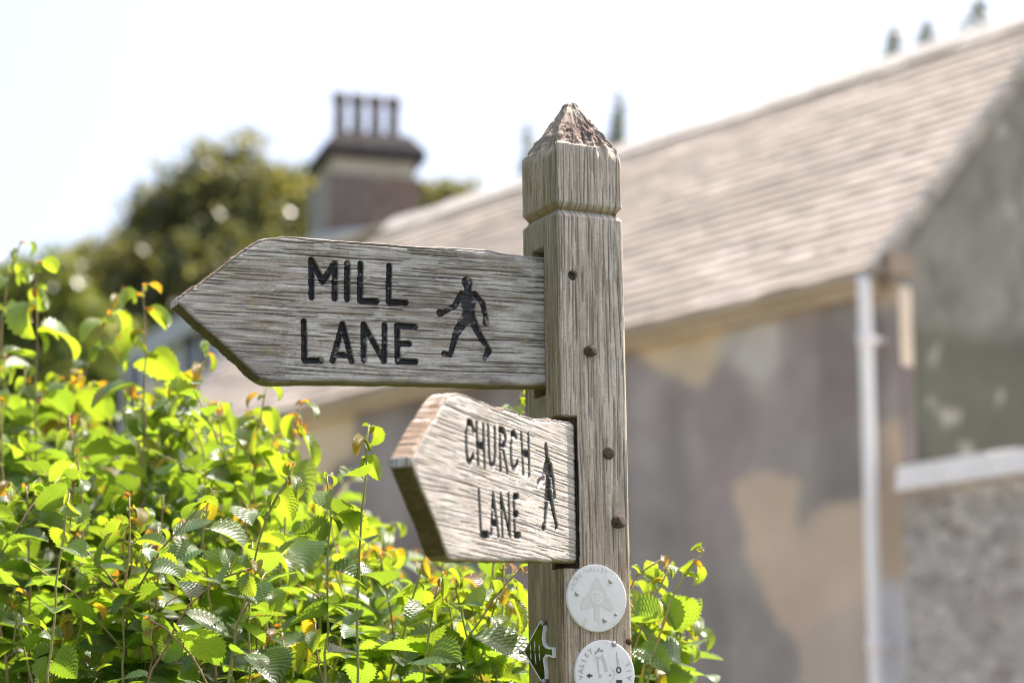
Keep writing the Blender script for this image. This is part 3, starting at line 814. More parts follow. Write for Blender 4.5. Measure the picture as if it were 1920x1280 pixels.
fig_caps = caps([[(368, 140, 50), (370, 148, 46)], [(373, 180, 34), (376, 215, 34)],
                 [(318, 240, 26), (262, 345, 26), (150, 412, 20)], [(128, 414, 33), (120, 416, 32)],
                 [(432, 245, 30), (505, 325, 27), (530, 430, 22)], [(534, 465, 26), (535, 500, 31)],
                 [(335, 490, 44), (268, 600, 32), (242, 700, 25), (222, 775, 22)], [(216, 790, 25), (160, 784, 27)],
                 [(415, 480, 40), (465, 590, 30), (545, 715, 26)], [(560, 752, 33), (548, 775, 30), (524, 822, 20)]])
fig_poly = [fuv(p) for p in ((315, 215), (432, 215), (452, 260), (438, 400), (456, 500), (410, 530), (378, 530), (345, 525), (300, 500), (325, 400), (308, 300))]
ch_text = strokes(ch_uv, zc_, [
    [(640, 365), (622, 312), (603, 307), (591, 370), (591, 470), (599, 545), (618, 568), (634, 522)], [(655, 318), (667, 568)], [(697, 330), (708, 585)], [(661, 450), (702, 458)],
    [(728, 338), (736, 510), (744, 575), (757, 590), (768, 565), (774, 520), (770, 350)], [(808, 608), (800, 350), (828, 362), (838, 400), (834, 445), (806, 472)], [(822, 470), (851, 618)],
    [(906, 402), (894, 375), (881, 382), (872, 450), (874, 540), (884, 595), (900, 603), (914, 562)], [(938, 388), (950, 628)], [(983, 392), (988, 640)], [(944, 502), (986, 508)],
    [(670, 745), (684, 1013), (730, 1017)], [(748, 1008), (760, 765), (795, 1024)], [(752, 940), (786, 946)], [(820, 1022), (808, 770), (867, 1024), (858, 770)],
    [(918, 774), (892, 778), (897, 1018), (930, 1021)], [(895, 886), (916, 886)]], .0047)
# the walker on the second board
def ccaps(lines):
    out = []
    for L in lines:
        for (x0, y0, r0), (x1, y1, r1) in zip(L[:-1], L[1:]):
            p, q = ch_uv(*zc_(x0, y0)), ch_uv(*zc_(x1, y1)); out.append((p[0], p[1], q[0], q[1], r0 * 1.22, r1 * 1.22))
    return out
ch_caps = ccaps([[(1094, 470, .0062), (1098, 500, .0066)], [(1098, 505, .005), (1104, 560, .006)], [(1106, 580, .0105), (1110, 660, .0098), (1110, 745, .0100)],
                 [(1088, 590, .005), (1078, 655, .0045), (1056, 688, .0036)], [(1052, 690, .0050), (1046, 694, .0045)],
                 [(1126, 590, .005), (1141, 680, .0048), (1146, 755, .0040)], [(1147, 755, .005), (1148, 772, .0052)],
                 [(1099, 755, .0075), (1092, 870, .0058), (1084, 962, .0044)], [(1086, 972, .0044), (1074, 968, .0044)],
                 [(1120, 760, .0075), (1141, 870, .0056), (1160, 958, .0045)], [(1162, 960, .0048), (1156, 990, .0036)]])
ch_poly = [ch_uv(*zc_(*p)) for p in ((1094, 565), (1118, 565), (1130, 600), (1122, 700), (1124, 770), (1096, 770), (1099, 690), (1088, 600))]

def build_board(name, o, d, n, top, bot, a_in, a_tip, text, figs, poly, seed, label, moss=1):
    nu = int((a_tip - a_in) / .00085); nv = int(.205 / .00085)
    a = np.linspace(a_in, a_tip, nu)
    top = sorted(top); bot = sorted(bot)
    zt = np.interp(a, [p[0] for p in top], [p[1] for p in top]); zb = np.interp(a, [p[0] for p in bot], [p[1] for p in bot])
    def sm(x, k=9): return np.convolve(np.pad(x, k, mode='edge'), np.ones(2 * k + 1) / (2 * k + 1), 'valid')
    zt, zb = sm(zt), sm(zb)
    zt = zt + .0022 * (fbm(a / .03, a * 0 + 1, seed + 40) - .5) - .0035 * sstep(.62, .70, vn(a / .06, a * 0, seed + 41))
    zb = zb + .0022 * (fbm(a / .025, a * 0 + 3, seed + 42) - .5)
    v = np.linspace(0, 1, nv)
    A = np.repeat(a[:, None], nv, 1); Zg = zb[:, None] + (zt - zb)[:, None] * v[None]
    h, crack, col = wood(A, Zg + .05 * A * .6, seed)
    # distance to the outline for the worn, rounded arrises
    if moss != 1: crack = crack * .6
    slT = np.gradient(zt, a); slB = np.gradient(zb, a)
    dT = (zt[:, None] - Zg) / np.sqrt(1 + slT ** 2)[:, None]; dB = (Zg - zb[:, None]) / np.sqrt(1 + slB ** 2)[:, None]
    dist = np.minimum(dT, dB)
    rr_ = .0055 * (0.7 + .7 * fbm(A / .03, Zg / .03, seed + 43))
    q = np.clip(rr_ - dist, 0, None)
    edge = rr_ - np.sqrt(np.clip(rr_ ** 2 - q ** 2, 0, None))
    depth = edge + .0011 * (1 - h) + .0020 * crack
    s1 = seg_sdf(A, Zg, text); s2 = np.minimum(seg_sdf(A, Zg, figs), poly_sdf(A, Zg, poly)) if figs else np.full(A.shape, 9.)
    wv = .0009 * (fbm(A / .004, Zg / .004, seed + 44) - .5) + .0005 * (h - .5)
    s1 = s1 + wv; s2 = s2 + wv
    for s_, dp in ((s1, .0060), (s2, .0050)):
        depth = depth + dp * np.sqrt(np.clip(1 - (1 - np.clip(-s_ / .0036, 0, 1)) ** 2, 0, 1))
    sd = np.minimum(s1, s2)
    paint = sstep(.0004, -.0005, sd)
    worn1 = sstep(.60, .70, fbm(A / .007, Zg / .005, seed + 45)) * sstep(.0, .30, 1 - np.clip(-s1 / .0036, 0, 1))
    worn2 = sstep(.58, .66, fbm(A / .006, Zg / .004, seed + 46)) * sstep(-.0065, -.001, s2)
    worn = (1.0 if moss == 1 else .35) * np.where(s1 < s2, .75 * worn1 * sstep(.45, .6, fbm(A / .03, Zg / .03, seed + 47)), .85 * worn2)
    pc = mix((.016, .016, .018), (.036, .036, .040), fbm(A / .01, Zg / .004, seed + 48))
    # lichen
    li = sstep(.60, .68, fbm(A / .030, Zg / .014, seed + 49)) * sstep(.46, .56, fbm(A / .12, Zg / .10, seed + 50))
    col = mix(col, (.56, .56, .50), .75 * li * (1 - crack))
    yl = sstep(.70, .76, fbm(A / .014 + 7, Zg / .007, seed + 51)) * sstep(.55, .65, fbm(A / .09 + 3, Zg / .09, seed + 52))
    col = mix(col, (.42, .42, .20), .6 * yl)
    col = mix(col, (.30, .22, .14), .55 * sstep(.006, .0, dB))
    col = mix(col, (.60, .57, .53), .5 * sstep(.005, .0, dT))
    sil = sstep(.5, .62, fbm(A / .16 + 5, Zg / .10, seed + 53))
    col = col * (1 - .18 * sil)[..., None]
    if moss != 1:                                  # lower board: colour blended halfway to an even grey
        col = mix(col, (.40, .385, .37), .50)
    col = mix(col, pc, paint * (1 - worn))
    P = o + A[..., None] * d + Zg[..., None] * Z - depth[..., None] * n
    F_ = grid_faces(nu, nv)
    nrm = np.cross(d, Z)
    if np.dot(nrm, n) < 0: F_ = F_[:, ::-1]
    fsd1 = s1.reshape(-1)[F_].min(1) < .0006; fsd2 = (s2.reshape(-1)[F_].min(1) < .0006) & ~fsd1
    Pf = P.reshape(-1, 3); Cf = col.reshape(-1, 3)
    # rim and back
    ring = np.concatenate([np.arange(nu) * nv, (nu - 1) * nv + np.arange(1, nv), (np.arange(nu - 1) * nv + nv - 1)[::-1], np.arange(nv - 2, 0, -1)])
    ra = A.reshape(-1)[ring]; rz = Zg.reshape(-1)[ring]
    low = np.zeros(len(ring)); low[:nu] = 1
    outw = np.zeros((len(ring), 3)); outw[:nu] = -Z - np.outer(-slB, d); outw[nu + nv - 1:nu + nv - 1 + nu - 1] = (Z - np.outer(slT, d))[::-1][1:]
    outw[nu:nu + nv - 1] = d; outw[nu + nv - 1 + nu - 1:] = -d
    outw /= np.linalg.norm(outw, axis=1)[:, None]
    steps = np.linspace(0, 1, 22)[1:]
    rows = [Pf[ring]]; cols = [Cf[ring]]
    per = np.cumsum(np.r_[0, np.linalg.norm(np.diff(Pf[ring], axis=0), axis=1)])
    sl_low = np.abs(np.gradient(zb, a)); bevel = np.zeros(len(ring)); bevel[:nu] = sstep(.3, .7, sl_low); bevel[nu + nv - 1:nu + nv - 1 + nu - 1] = sstep(.3, .7, np.abs(slT))[::-1][1:]
    for f in steps:
        y = f * TB
        x = np.clip(.005 - np.minimum(y, TB - y), 0, .005); rnd = .005 - np.sqrt(.005 ** 2 - x ** 2)
        e = np.where(bevel > .5, .0028 * (fbm(per / .0045, per * 0 + y / .03, seed + 60) - .4), .0018 * (vn(per / .06, y / .002 + per * 0, seed + 61) - .5))
        e = e * sstep(0, .12, np.full(1, f))
        base = o + ra[:, None] * d + rz[:, None] * Z - y * n
        rows.append(base + outw * (.0006 + e - rnd)[:, None])
        hh, cc, c_ = wood(per, y + per * 0, seed + 70)
        endg = mix((.34, .255, .185), (.17, .115, .075), vn(per / .005, per * 0 + y / .03, seed + 62))
        endg = mix(endg, (.48, .42, .36), .5 * sstep(.6, .8, vn(per / .012, per * 0 + y / .01, seed + 64)))
        c_ = mix(c_, endg, bevel)
        mossc = mix((.055, .050, .014), (.115, .085, .022), vn(per / .004, y / .004 + per * 0, seed + 63))
        mossb = mix((.16, .145, .055), (.24, .20, .08), vn(per / .01, y / .006 + per * 0, seed + 65))
        c_ = mix(c_, np.where(bevel[:, None] > .5, mossc, mossb), .92 * low * moss * (1 - .35 * (f > .9)))
        cols.append(c_)
    nr = len(ring)
    allV = np.concatenate([Pf] + rows[1:]); allC = np.concatenate([Cf] + cols[1:])
    idx = np.vstack([ring] + [len(Pf) + nr * k + np.arange(nr) for k in range(len(steps))])
    jn = np.roll(np.arange(nr), -1)
    SF = np.stack([idx[:-1], idx[1:], idx[1:][:, jn], idx[:-1][:, jn]], -1).reshape(-1, 4)
    if np.dot(nrm, n) < 0: SF = SF[:, ::-1]
    # plain back: strip between lower and upper outline
    last = idx[-1]; lo_i = last[:nu]; hi_i = np.r_[last[nu + nv - 2], last[nu + nv - 1:nu + nv - 1 + nu - 1]][::-1]
    BF = np.stack([lo_i[:-1], hi_i[:-1], hi_i[1:], lo_i[1:]], -1)
    if np.dot(nrm, n) < 0: BF = BF[:, ::-1]
    keep = F_[~fsd1 & ~fsd2]
    ob = mesh_obj(name, allV, np.concatenate([keep, SF, BF]), M_wood, post_root, True, allC)
    ob['label'] = label
    for nm, fm in (("lettering", fsd1), ("walking_figure", fsd2)):
        ff = F_[fm]
        if not len(ff): continue
        u_, iv = np.unique(ff, return_inverse=True)
        mesh_obj(nm, Pf[u_], iv.reshape(-1, 4), M_paint, ob, True, Cf[u_])
    return ob
mt = [mill_uv(*p) for p in ((335, 562), (352, 546), (420, 492), (470, 455), (490, 443), (505, 440), (620, 450), (760, 461), (905, 468), (1018, 478))]
mb = [mill_uv(*p) for p in ((335, 569), (352, 588), (420, 648), (478, 703), (492, 714), (510, 716), (620, 716), (800, 719), (1020, 724))]
mtip = mill_uv(333, 566)[0]
mt[0] = (mtip, mt[0][1]); mb[0] = (mtip, mb[0][1]); mt += [(-.045, mt[-1][1])]; mb += [(-.045, mb[-1][1])]
MZT, MZB = mt[-1][1], mb[-1][1]
build_board("finger_board", mill_o, mill_d, mill_n, mt, mb, -.04, mtip, mill_text, fig_caps, fig_poly, 100, "longer looking sharp board lettered MILL LANE pointing left")
ct = [ch_uv(*p) for p in ((774, 860), (800, 806), (830, 752), (846, 734), (862, 731), (900, 745), (960, 768), (1010, 780), (1072, 791))]
cb = [ch_uv(*p) for p in ((774, 870), (795, 925), (820, 985), (838, 1040), (848, 1049), (880, 1051), (1000, 1052), (1082, 1053))]
ctip = ch_uv(773, 866)[0]
ct[0] = (ctip, ct[0][1]); cb[0] = (ctip, cb[0][1]); ct += [(-.03, ct[-1][1])]; cb += [(-.03, cb[-1][1])]
build_board("finger_board", ch_o, ch_d, ch_n, ct, cb, -.022, ctip, ch_text, ch_caps, ch_poly, 300, "paler lower board lettered CHURCH LANE pointing towards the viewer", moss=.97)
CZT = ct[-2][1]; CZB = cb[-2][1]

# ---- the post itself
def build_post():
    ns = 440
    sg = np.linspace(0, 1, ns, endpoint=False) * 8 * HW        # perimeter, starting at the rear left corner, along the left face to the near corner
    zhi = np.arange(ZSH - .86, ZSH, .0011); zlow = np.linspace(-.25, ZSH - .862, 60)
    ncap = 90
    z = np.r_[zlow, zhi, ZSH + (ZAP - ZSH) * np.linspace(0, .965, ncap)]
    tc_ = np.linspace(0, 1, ncap); sc = np.r_[np.ones(len(zlow) + len(zhi)), np.where(tc_ < .9, 1 - .92 * tc_ ** 1.0, (1 - .92 * .9 ** 1.0) * np.sqrt(np.clip(1 - ((tc_ - .9) / .1) ** 2, .02, 1)))]
    nz = len(z)
    side = np.floor(sg / (2 * HW)).astype(int); t = sg - side * 2 * HW - HW
    bx = np.choose(side, [-HW + 0 * t, t, HW + 0 * t, -t]); by = np.choose(side, [-t, -HW + 0 * t, t, HW + 0 * t])
    nx = np.choose(side, [-1, 0, 1, 0]).astype(float); ny = np.choose(side, [0, -1, 0, 1]).astype(float)
    # rounded arris
    rc = .007
    cx = np.clip(bx, -HW + rc, HW - rc); cy = np.clip(by, -HW + rc, HW - rc)
    dx, dy = bx - cx, by - cy; L = np.hypot(dx, dy)
    k = rc / np.maximum(L, 1e-9); bx = cx + dx * k; by = cy + dy * k
    cn = np.stack([dx, dy], 1) / np.maximum(L, 1e-9)[:, None]
    Zg = np.repeat(z[:, None], ns, 1); Sg = np.repeat(sg[None], nz, 0)
    h, crack, col = wood(Zg, Sg, 500, 1.0)
    # soft grain swirls lower on the front face
    X = bx[None] * sc[:, None]; Y = by[None] * sc[:, None]
    disp = .0010 * (h - .5) - .0014 * crack
    body = (sc >= .999)[:, None]
    vg = np.abs(Zg - (ZG)) ; disp = disp - .0100 * np.clip(1 - vg / .0095, 0, 1) * body
    cap = 1 - np.repeat(sc[:, None], ns, 1); body_c = sstep(.0, .12, cap + .10 * (fbm(Sg / .012, Zg / .03, 524) - .5))
    rough = .016 * (fbm(Sg / .016, Zg / .012, 520, 4) - .60) + .006 * (vn(Sg / .006, Zg / .02, 521) - .5)
    disp = np.where(body, disp, rough * np.clip(1.1 - cap, 0, 1) * sstep(0, .08, cap) + disp * (1 - cap))
    # eroded rim where the point starts
    rim = np.exp(-((Zg - ZSH) / .010) ** 2); disp = disp - rim * .007 * sstep(.40, .75, vn(Sg / .010, Zg / .05, 523))
    X = X + cn[None, :, 0] * disp; Y = Y + cn[None, :, 1] * disp
    Zo = Zg + np.where(body, 0, .010 * (fbm(Sg / .012, Zg / .02, 522) - .5) * (1 - cap))
    # mortise for the upper board in the left face
    mm = (X < -HW + .012) & (Y > MILL_Y - .0025) & (Y < MILL_Y + TB + .004) & (Zg > MZB - .012) & (Zg < MZT + .011)
    X = np.where(mm, -.012, X)
    # corner notch for the lower board
    qd = (X + Y) * _r; pd = (X - Y) * _r
    ragged = .0014 * (fbm(Zg / .02, Zg * 0, 530) - .5)
    nm = (pd < TB / 2 + .0048 + ragged) & (pd > -TB / 2 - .004) & (qd < -.040) & (Zg > CZB - .009) & (Zg < CZT + .010)
    push = np.where(nm, -.042 - qd, 0); X = X + push * _r; Y = Y + push * _r
    # peg holes
    hole = np.zeros_like(X, bool)
    for (px, py, r_) in ((1074, 516, .0068),):
        ax, az = fz(px, py); hole |= (np.hypot(X - ax, Zg - az) < r_) & (Y < -HW + .006)
    Y = np.where(hole, Y + .010, Y)
    pm = col.reshape(-1, 3).mean(0); col = mix(col, pm * 1.12, .26 + 0 * X) * np.array([1.02, .975, .91])
    # colours: left face's shade painted in darker and browner, plus algae green; front greyer
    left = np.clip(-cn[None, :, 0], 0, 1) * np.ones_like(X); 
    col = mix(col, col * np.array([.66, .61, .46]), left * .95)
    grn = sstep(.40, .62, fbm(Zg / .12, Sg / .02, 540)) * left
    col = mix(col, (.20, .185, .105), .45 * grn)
    lowb = sstep(ZSH - .45, ZSH - .62, Zg)
    col = mix(col, col * np.array([.98, .86, .70]), .55 * lowb)
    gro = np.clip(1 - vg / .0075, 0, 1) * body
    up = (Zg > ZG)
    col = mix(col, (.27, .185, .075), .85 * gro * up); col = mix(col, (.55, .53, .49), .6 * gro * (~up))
    capc = mix((.40, .345, .295), (.22, .175, .145), fbm(Sg / .010, Zg / .008, 541)); 
    capc = mix(capc, (.50, .46, .42), .7 * sstep(.56, .68, fbm(Sg / .014, Zg / .012, 542)))
    fr = np.clip(-cn[None, :, 1], 0, 1) * np.ones_like(X)
    zm_ = ZSH + .35 * (ZAP - ZSH)
    capc = mix(capc, (.105, .068, .055), .92 * fr * np.exp(-((Zg - zm_) / .020) ** 2) * sstep(.28, .42, fbm(Sg / .02, Zg / .02, 543)))
    capc = mix(capc, col * .9, .40 * (1 - fr * np.exp(-((Zg - zm_) / .020) ** 2))); col = np.where(body[..., None], col, mix(col, capc, body_c))
    col = mix(col, (.50, .47, .43), .45 * rim * body)
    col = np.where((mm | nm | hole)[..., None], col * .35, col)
    V = np.stack([X, Y, Zo], -1).reshape(-1, 3)
    Fs = grid_faces(nz, ns, True)
    apex = len(V); V = np.vstack([V, [X[-1].mean(), Y[-1].mean(), ZAP]])
    j = np.arange(ns); tri = np.stack([(nz - 1) * ns + j, (nz - 1) * ns + (j + 1) % ns, np.full(ns, apex), np.full(ns, apex)], 1)
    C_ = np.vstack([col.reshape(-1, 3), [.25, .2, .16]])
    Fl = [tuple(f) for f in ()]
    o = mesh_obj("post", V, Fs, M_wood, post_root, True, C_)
    return o
build_post()

def peg(px, py, r_, out, tilt=(0, 0), mat=None, name="peg", depth=.02):
    x, z = fz(px, py)
    b = MB()
    ax = unit(np.array([tilt[0], -1, tilt[1]]))
    o = np.array([x, -HW, z]) - ax * depth
    b.lathe(o, ax, [(r_ * 1.03, 0), (r_, depth + out - .002), (r_ * .93, depth + out - .0005), (r_ * .6, depth + out + .0004), (r_ * .1, depth + out + .0006)], 22)
    return b.build(name, mat or M_peg, post_root, None, True)
peg(1074, 516, .0066, -.006)
peg(1104, 659, .0077, .011, (.35, .05))
peg(1141, 850, .0088, .0015)
peg(1158, 978, .0088, .009, (.55, .10))
peg(1179, 1202, .0052, .0012, mat=M_rust, name="nail", depth=.01)

# ---- waymarker discs
def glyphs(txt, size, place, y, mat, name, parent, thick=.0004):
    """each letter's outline turned into a thin raised mesh; place(i) -> (x, z, angle)"""
    b = MB()
    dg = bpy.context.evaluated_depsgraph_get()
    for i, ch in enumerate(txt):
        if ch == ' ': continue
        cu = bpy.data.curves.new("glyph", 'FONT'); cu.body = ch; cu.size = size; cu.align_x = 'CENTER'; cu.align_y = 'CENTER'; cu.resolution_u = 4
        ob = bpy.data.objects.new("glyph", cu); COL.objects.link(ob)
        dg.update(); me = ob.evaluated_get(dg).to_mesh()
        co = np.array([v.co[:] for v in me.vertices]); fs = [tuple(p.vertices) for p in me.polygons]
        ob.evaluated_get(dg).to_mesh_clear()
        x, z, an = place(i); c, s = math.cos(an), math.sin(an)
        if len(co):
            V = np.stack([x + co[:, 0] * c - co[:, 1] * s, np.full(len(co), y), z + co[:, 0] * s + co[:, 1] * c], 1)
            b.add(V, fs)
        bpy.data.objects.remove(ob); bpy.data.curves.remove(cu)
    return b.build(name, mat, parent, None, False)
def flat_shape(name, pts, y, mat, parent, th=.0005):
    b = MB(); b.prism([np.array([p[0], y, p[1]]) for p in pts], np.array([0, -th, 0])); return b.build(name, mat, parent)
def disc(px, py, rad, label):
    x, z = fz(px, py)
    b = MB(); y0 = -HW - .0005
    b.lathe((x, y0, z), (0, -1, 0), [(rad * .985, -.004), (rad, -.001), (rad, .0022), (rad * .985, .0030), (rad * .96, .0032), (rad * .5, .0033), (rad * .02, .0033)], 72)
    o = b.build("waymarker_disc", M_white, post_root, None, True); o['label'] = label
    return o, x, z, y0 - .0034
def screw(px, py, y, parent, r_=.0033, mat=None):
    x, z = fz(px, py); b = MB()
    b.lathe((x, y, z), (0, -1, 0), [(r_, -.0006), (r_, .0004), (r_ * .7, .0012), (r_ * .05, .0014)], 14)
    b.build("screw", mat or M_steel, parent, None, True)
RD = .0455
d1, x1, z1, y1 = disc(1117, 1121, RD, "upper white disc with faded arrow and lettering")
tx = "FROME VALLEY"
def arc(cx, cz, r_, a0, a1, n, turn=-math.pi / 2):
    def f(i):
        a = R(a0 + (a1 - a0) * i / (n - 1)); return cx + r_ * math.cos(a), cz + r_ * math.sin(a), a + turn
    return f
glyphs(tx, .0088, arc(x1, z1, RD * .84, 163, 68, len(tx)), y1 - .0001, M_midink, "lettering", d1)
ar = [(0, .030), (.026, -.012), (.022, -.017), (.012, -.014), (.0075, -.010), (.0042, -.013), (.0042, -.030), (-.0042, -.030), (-.0042, -.013), (-.0075, -.010), (-.012, -.014), (-.022, -.017), (-.026, -.012)]
fa = flat_shape("arrow_mark", [(x1 + a, z1 + b_) for a, b_ in ar], y1, M_fade, d1, .0003)
rb_ = MB(); rb_.lathe((x1, y1 - .0003, z1 + .001), (0, -1, 0), [(.0095, 0), (.0095, .0003), (.0001, .0004)], 28); rb_.build("roundel", M_white, d1, None, False)
pr = MB()
for k in range(6):
    a = k * math.pi / 3; c_ = np.array([x1 + .0048 * math.cos(a), y1 - .0006, z1 + .001 + .0048 * math.sin(a)])
    pr.lathe(c_, (0, -1, 0), [(.0017, 0), (.0017, .0002), (.0001, .00025)], 10)
pr.build("rosette_mark", M_fade, d1)
screw(1079, 1113, y1, d1); screw(1142, 1090, y1, d1); screw(1131, 1163, y1, d1); screw(1152, 1152, y1, d1, .0022)
d2, x2, z2, y2 = disc(1132, 1263, RD, "lower white disc with black print reading VALLEY TRAIL")
glyphs("FROME VALLEY", .0100, arc(x2, z2, RD * .80, 262, 126, 12), y2 - .0001, M_ink, "lettering", d2)
glyphs("TRAIL", .0100, arc(x2, z2, RD * .82, -36, 22, 5, math.pi / 2), y2 - .0001, M_ink, "lettering", d2)
def dz(X, Y): return fz(970 + X / 7.68, 1140 + Y / 7.68)
flat_shape("arrow_mark", [dz(*p) for p in ((975, 968), (1025, 932), (1025, 955), (1062, 955), (1062, 982), (1025, 982), (1025, 1008))], y2, M_blackink, d2, .0003)
flat_shape("crest_mark", [dz(*p) for p in ((1098, 668), (1105, 610), (1122, 640), (1135, 590), (1158, 560), (1180, 600), (1210, 590), (1216, 630), (1165, 615), (1120, 640))], y2, M_ink, d2, .0003)
flat_shape("body_mark", [dz(*p) for p in ((1115, 680), (1165, 700), (1215, 660), (1260, 800), (1285, 905), (1245, 915), (1225, 800), (1195, 720), (1150, 730), (1165, 960), (1150, 960), (1128, 760))], y2, M_midink, d2, .0003)
def line_mark(name, pts, wd, mat, parent, y):
    b = MB(); b.tube([(p[0], y, p[1]) for p in pts], wd, 6); b.build(name, mat, parent)
line_mark("needle_mark", [dz(1412, 630), dz(1420, 850)], .0004, M_ink, d2, y2); line_mark("needle_mark", [dz(1432, 720), dz(1450, 855)], .0004, M_midink, d2, y2)
line_mark("curve_mark", [dz(*p) for p in ((1330, 850), (1365, 890), (1380, 950), (1365, 1010), (1335, 1040))], .0004, M_midink, d2, y2)
cx_, cz_ = dz(1440, 888)
tg = MB()
th = np.linspace(0, 2 * math.pi, 25); tg.tube([(cx_ + .0031 * math.cos(a), y2, cz_ + .0035 * math.sin(a)) for a in th], .0010, 6); tg.build("ring_mark", M_blackink, d2)
cx_, cz_ = dz(1175, 975); tg = MB(); tg.lathe((cx_, y2 + .0002, cz_), (0, -1, 0), [(.0028, 0), (.0028, .0004), (.0001, .0005)], 16); tg.build("dot_mark", M_midink, d2)
cx_, cz_ = dz(1318, 962); tg = MB(); tg.lathe((cx_, y2 + .0002, cz_), (0, -1, 0), [(.0014, 0), (.0014, .0004), (.0001, .0005)], 12); tg.build("dot_mark", M_ink, d2)
flat_shape("box_mark", [dz(*p) for p in ((1405, 1030), (1490, 1030), (1490, 1120), (1405, 1120))], y2, M_blackink, d2, .0003)
screw(970 + 1372 / 7.68, 1140 + 515 / 7.68, y2, d2, .0038)

# ---- dark green arrow plate on the left face
def arrow_plate():
    def q(X, Y):
        y_, z_ = lz(970 + X / 7.68, 1140 + Y / 7.68); return y_, z_
    out = [q(*p) for p in ((128, 622), (368, 182), (400, 190), (428, 240), (420, 330), (408, 430), (418, 500), (452, 545), (500, 560), (556, 560), (558, 712),
                           (500, 690), (450, 690), (425, 730), (432, 800), (448, 900), (450, 1000), (436, 1060), (400, 1080))]
    cy_ = sum(p[0] for p in out) / len(out); cz2 = sum(p[1] for p in out) / len(out)
    b = MB(); b.prism([np.array([-HW + .001, p[0], p[1]]) for p in out], np.array([-.0055, 0, 0]))
    o = b.build("waymarker_arrow", M_white, post_root); o['label'] = "dark green arrow plate with white rim pointing left"
    def inset(pts, d_):
        n = len(pts); r_ = []
        for i in range(n):
            p0, p1, p2 = [np.array(pts[k % n]) for k in (i - 1, i, i + 1)]
            e1 = unit(p1 - p0); e2 = unit(p2 - p1); n1 = np.array([-e1[1], e1[0]]); n2 = np.array([-e2[1], e2[0]]); bi = unit(n1 + n2)
            r_.append(p1 + bi * d_ / max(.4, np.dot(bi, n1)))
        return r_
    area = sum(out[i][0] * out[(i + 1) % len(out)][1] - out[(i + 1) % len(out)][0] * out[i][1] for i in range(len(out)))
    ins = inset(out, .0026 if area > 0 else -.0026)
    g = MB(); g.prism([np.array([-HW - .0044, p[0], p[1]]) for p in ins], np.array([-.0004, 0, 0])); g.build("green_face", M_green, o)
    ml = MB()
    for (xa, ya, xb, yb) in ((238, 525, 240, 615), (298, 465, 300, 620), (362, 520, 362, 620), (240, 645, 246, 735), (302, 645, 316, 805), (362, 640, 374, 750)):
        a, c = q(xa, ya), q(xb, yb); ml.tube([(-HW - .0049, a[0], a[1]), (-HW - .0049, (a[0] + c[0]) / 2, (a[1] + c[1]) / 2), (-HW - .0049, c[0], c[1])], [.0004, .0009, .0003], 6)
    ml.build("emblem_line", M_white, o)
    for (X, Y) in ((118, 620), (420, 215), (440, 1050)):
        y_, z_ = q(X, Y); b = MB(); b.lathe((-HW - .001, y_, z_), (-1, 0, 0), [(.0034, 0), (.0034, .007), (.002, .0085), (.0001, .0087)], 12); b.build("bolt", M_steel, o, None, True)
arrow_plate()

# ------------------------------------------------------------------ leafy shoots and hedge
def leaf_template(nr, nc, teeth, pleat):
    t = np.linspace(0, 1, nr); s = np.linspace(-1, 1, nc)
    T, Sx = np.meshgrid(t, s, indexing='ij')
    prof = (t ** .55) * (1 - t) ** .72; prof /= prof.max()
    prof = prof * (1 - .25 * sstep(.72, 1, t)) 
    if teeth:
        saw = (t * teeth) % 1.0
        ser = 1 + (.26 * saw - .12) * np.clip(prof * 1.5, .3, 1)
    else: ser = np.ones(nr)
    edge = np.where(np.abs(Sx) > .99, ser[:, None], 1.0)
    Wd = prof[:, None] * Sx * edge
    pl = np.zeros_like(T)
    if pleat:
        ph = (T * 11 - np.abs(Sx) * 3.6); pl = (np.abs((ph % 1.0) - .5) * 2 - .5) * pleat * np.clip(prof[:, None] * 1.4, 0, 1) * (np.abs(Sx) > .05)
    return T, Sx, Wd, pl, grid_faces(nr, nc)
LOD = [leaf_template(45, 9, 12, .05), leaf_template(31, 5, 10, .0), leaf_template(9, 3, 0, 0)]
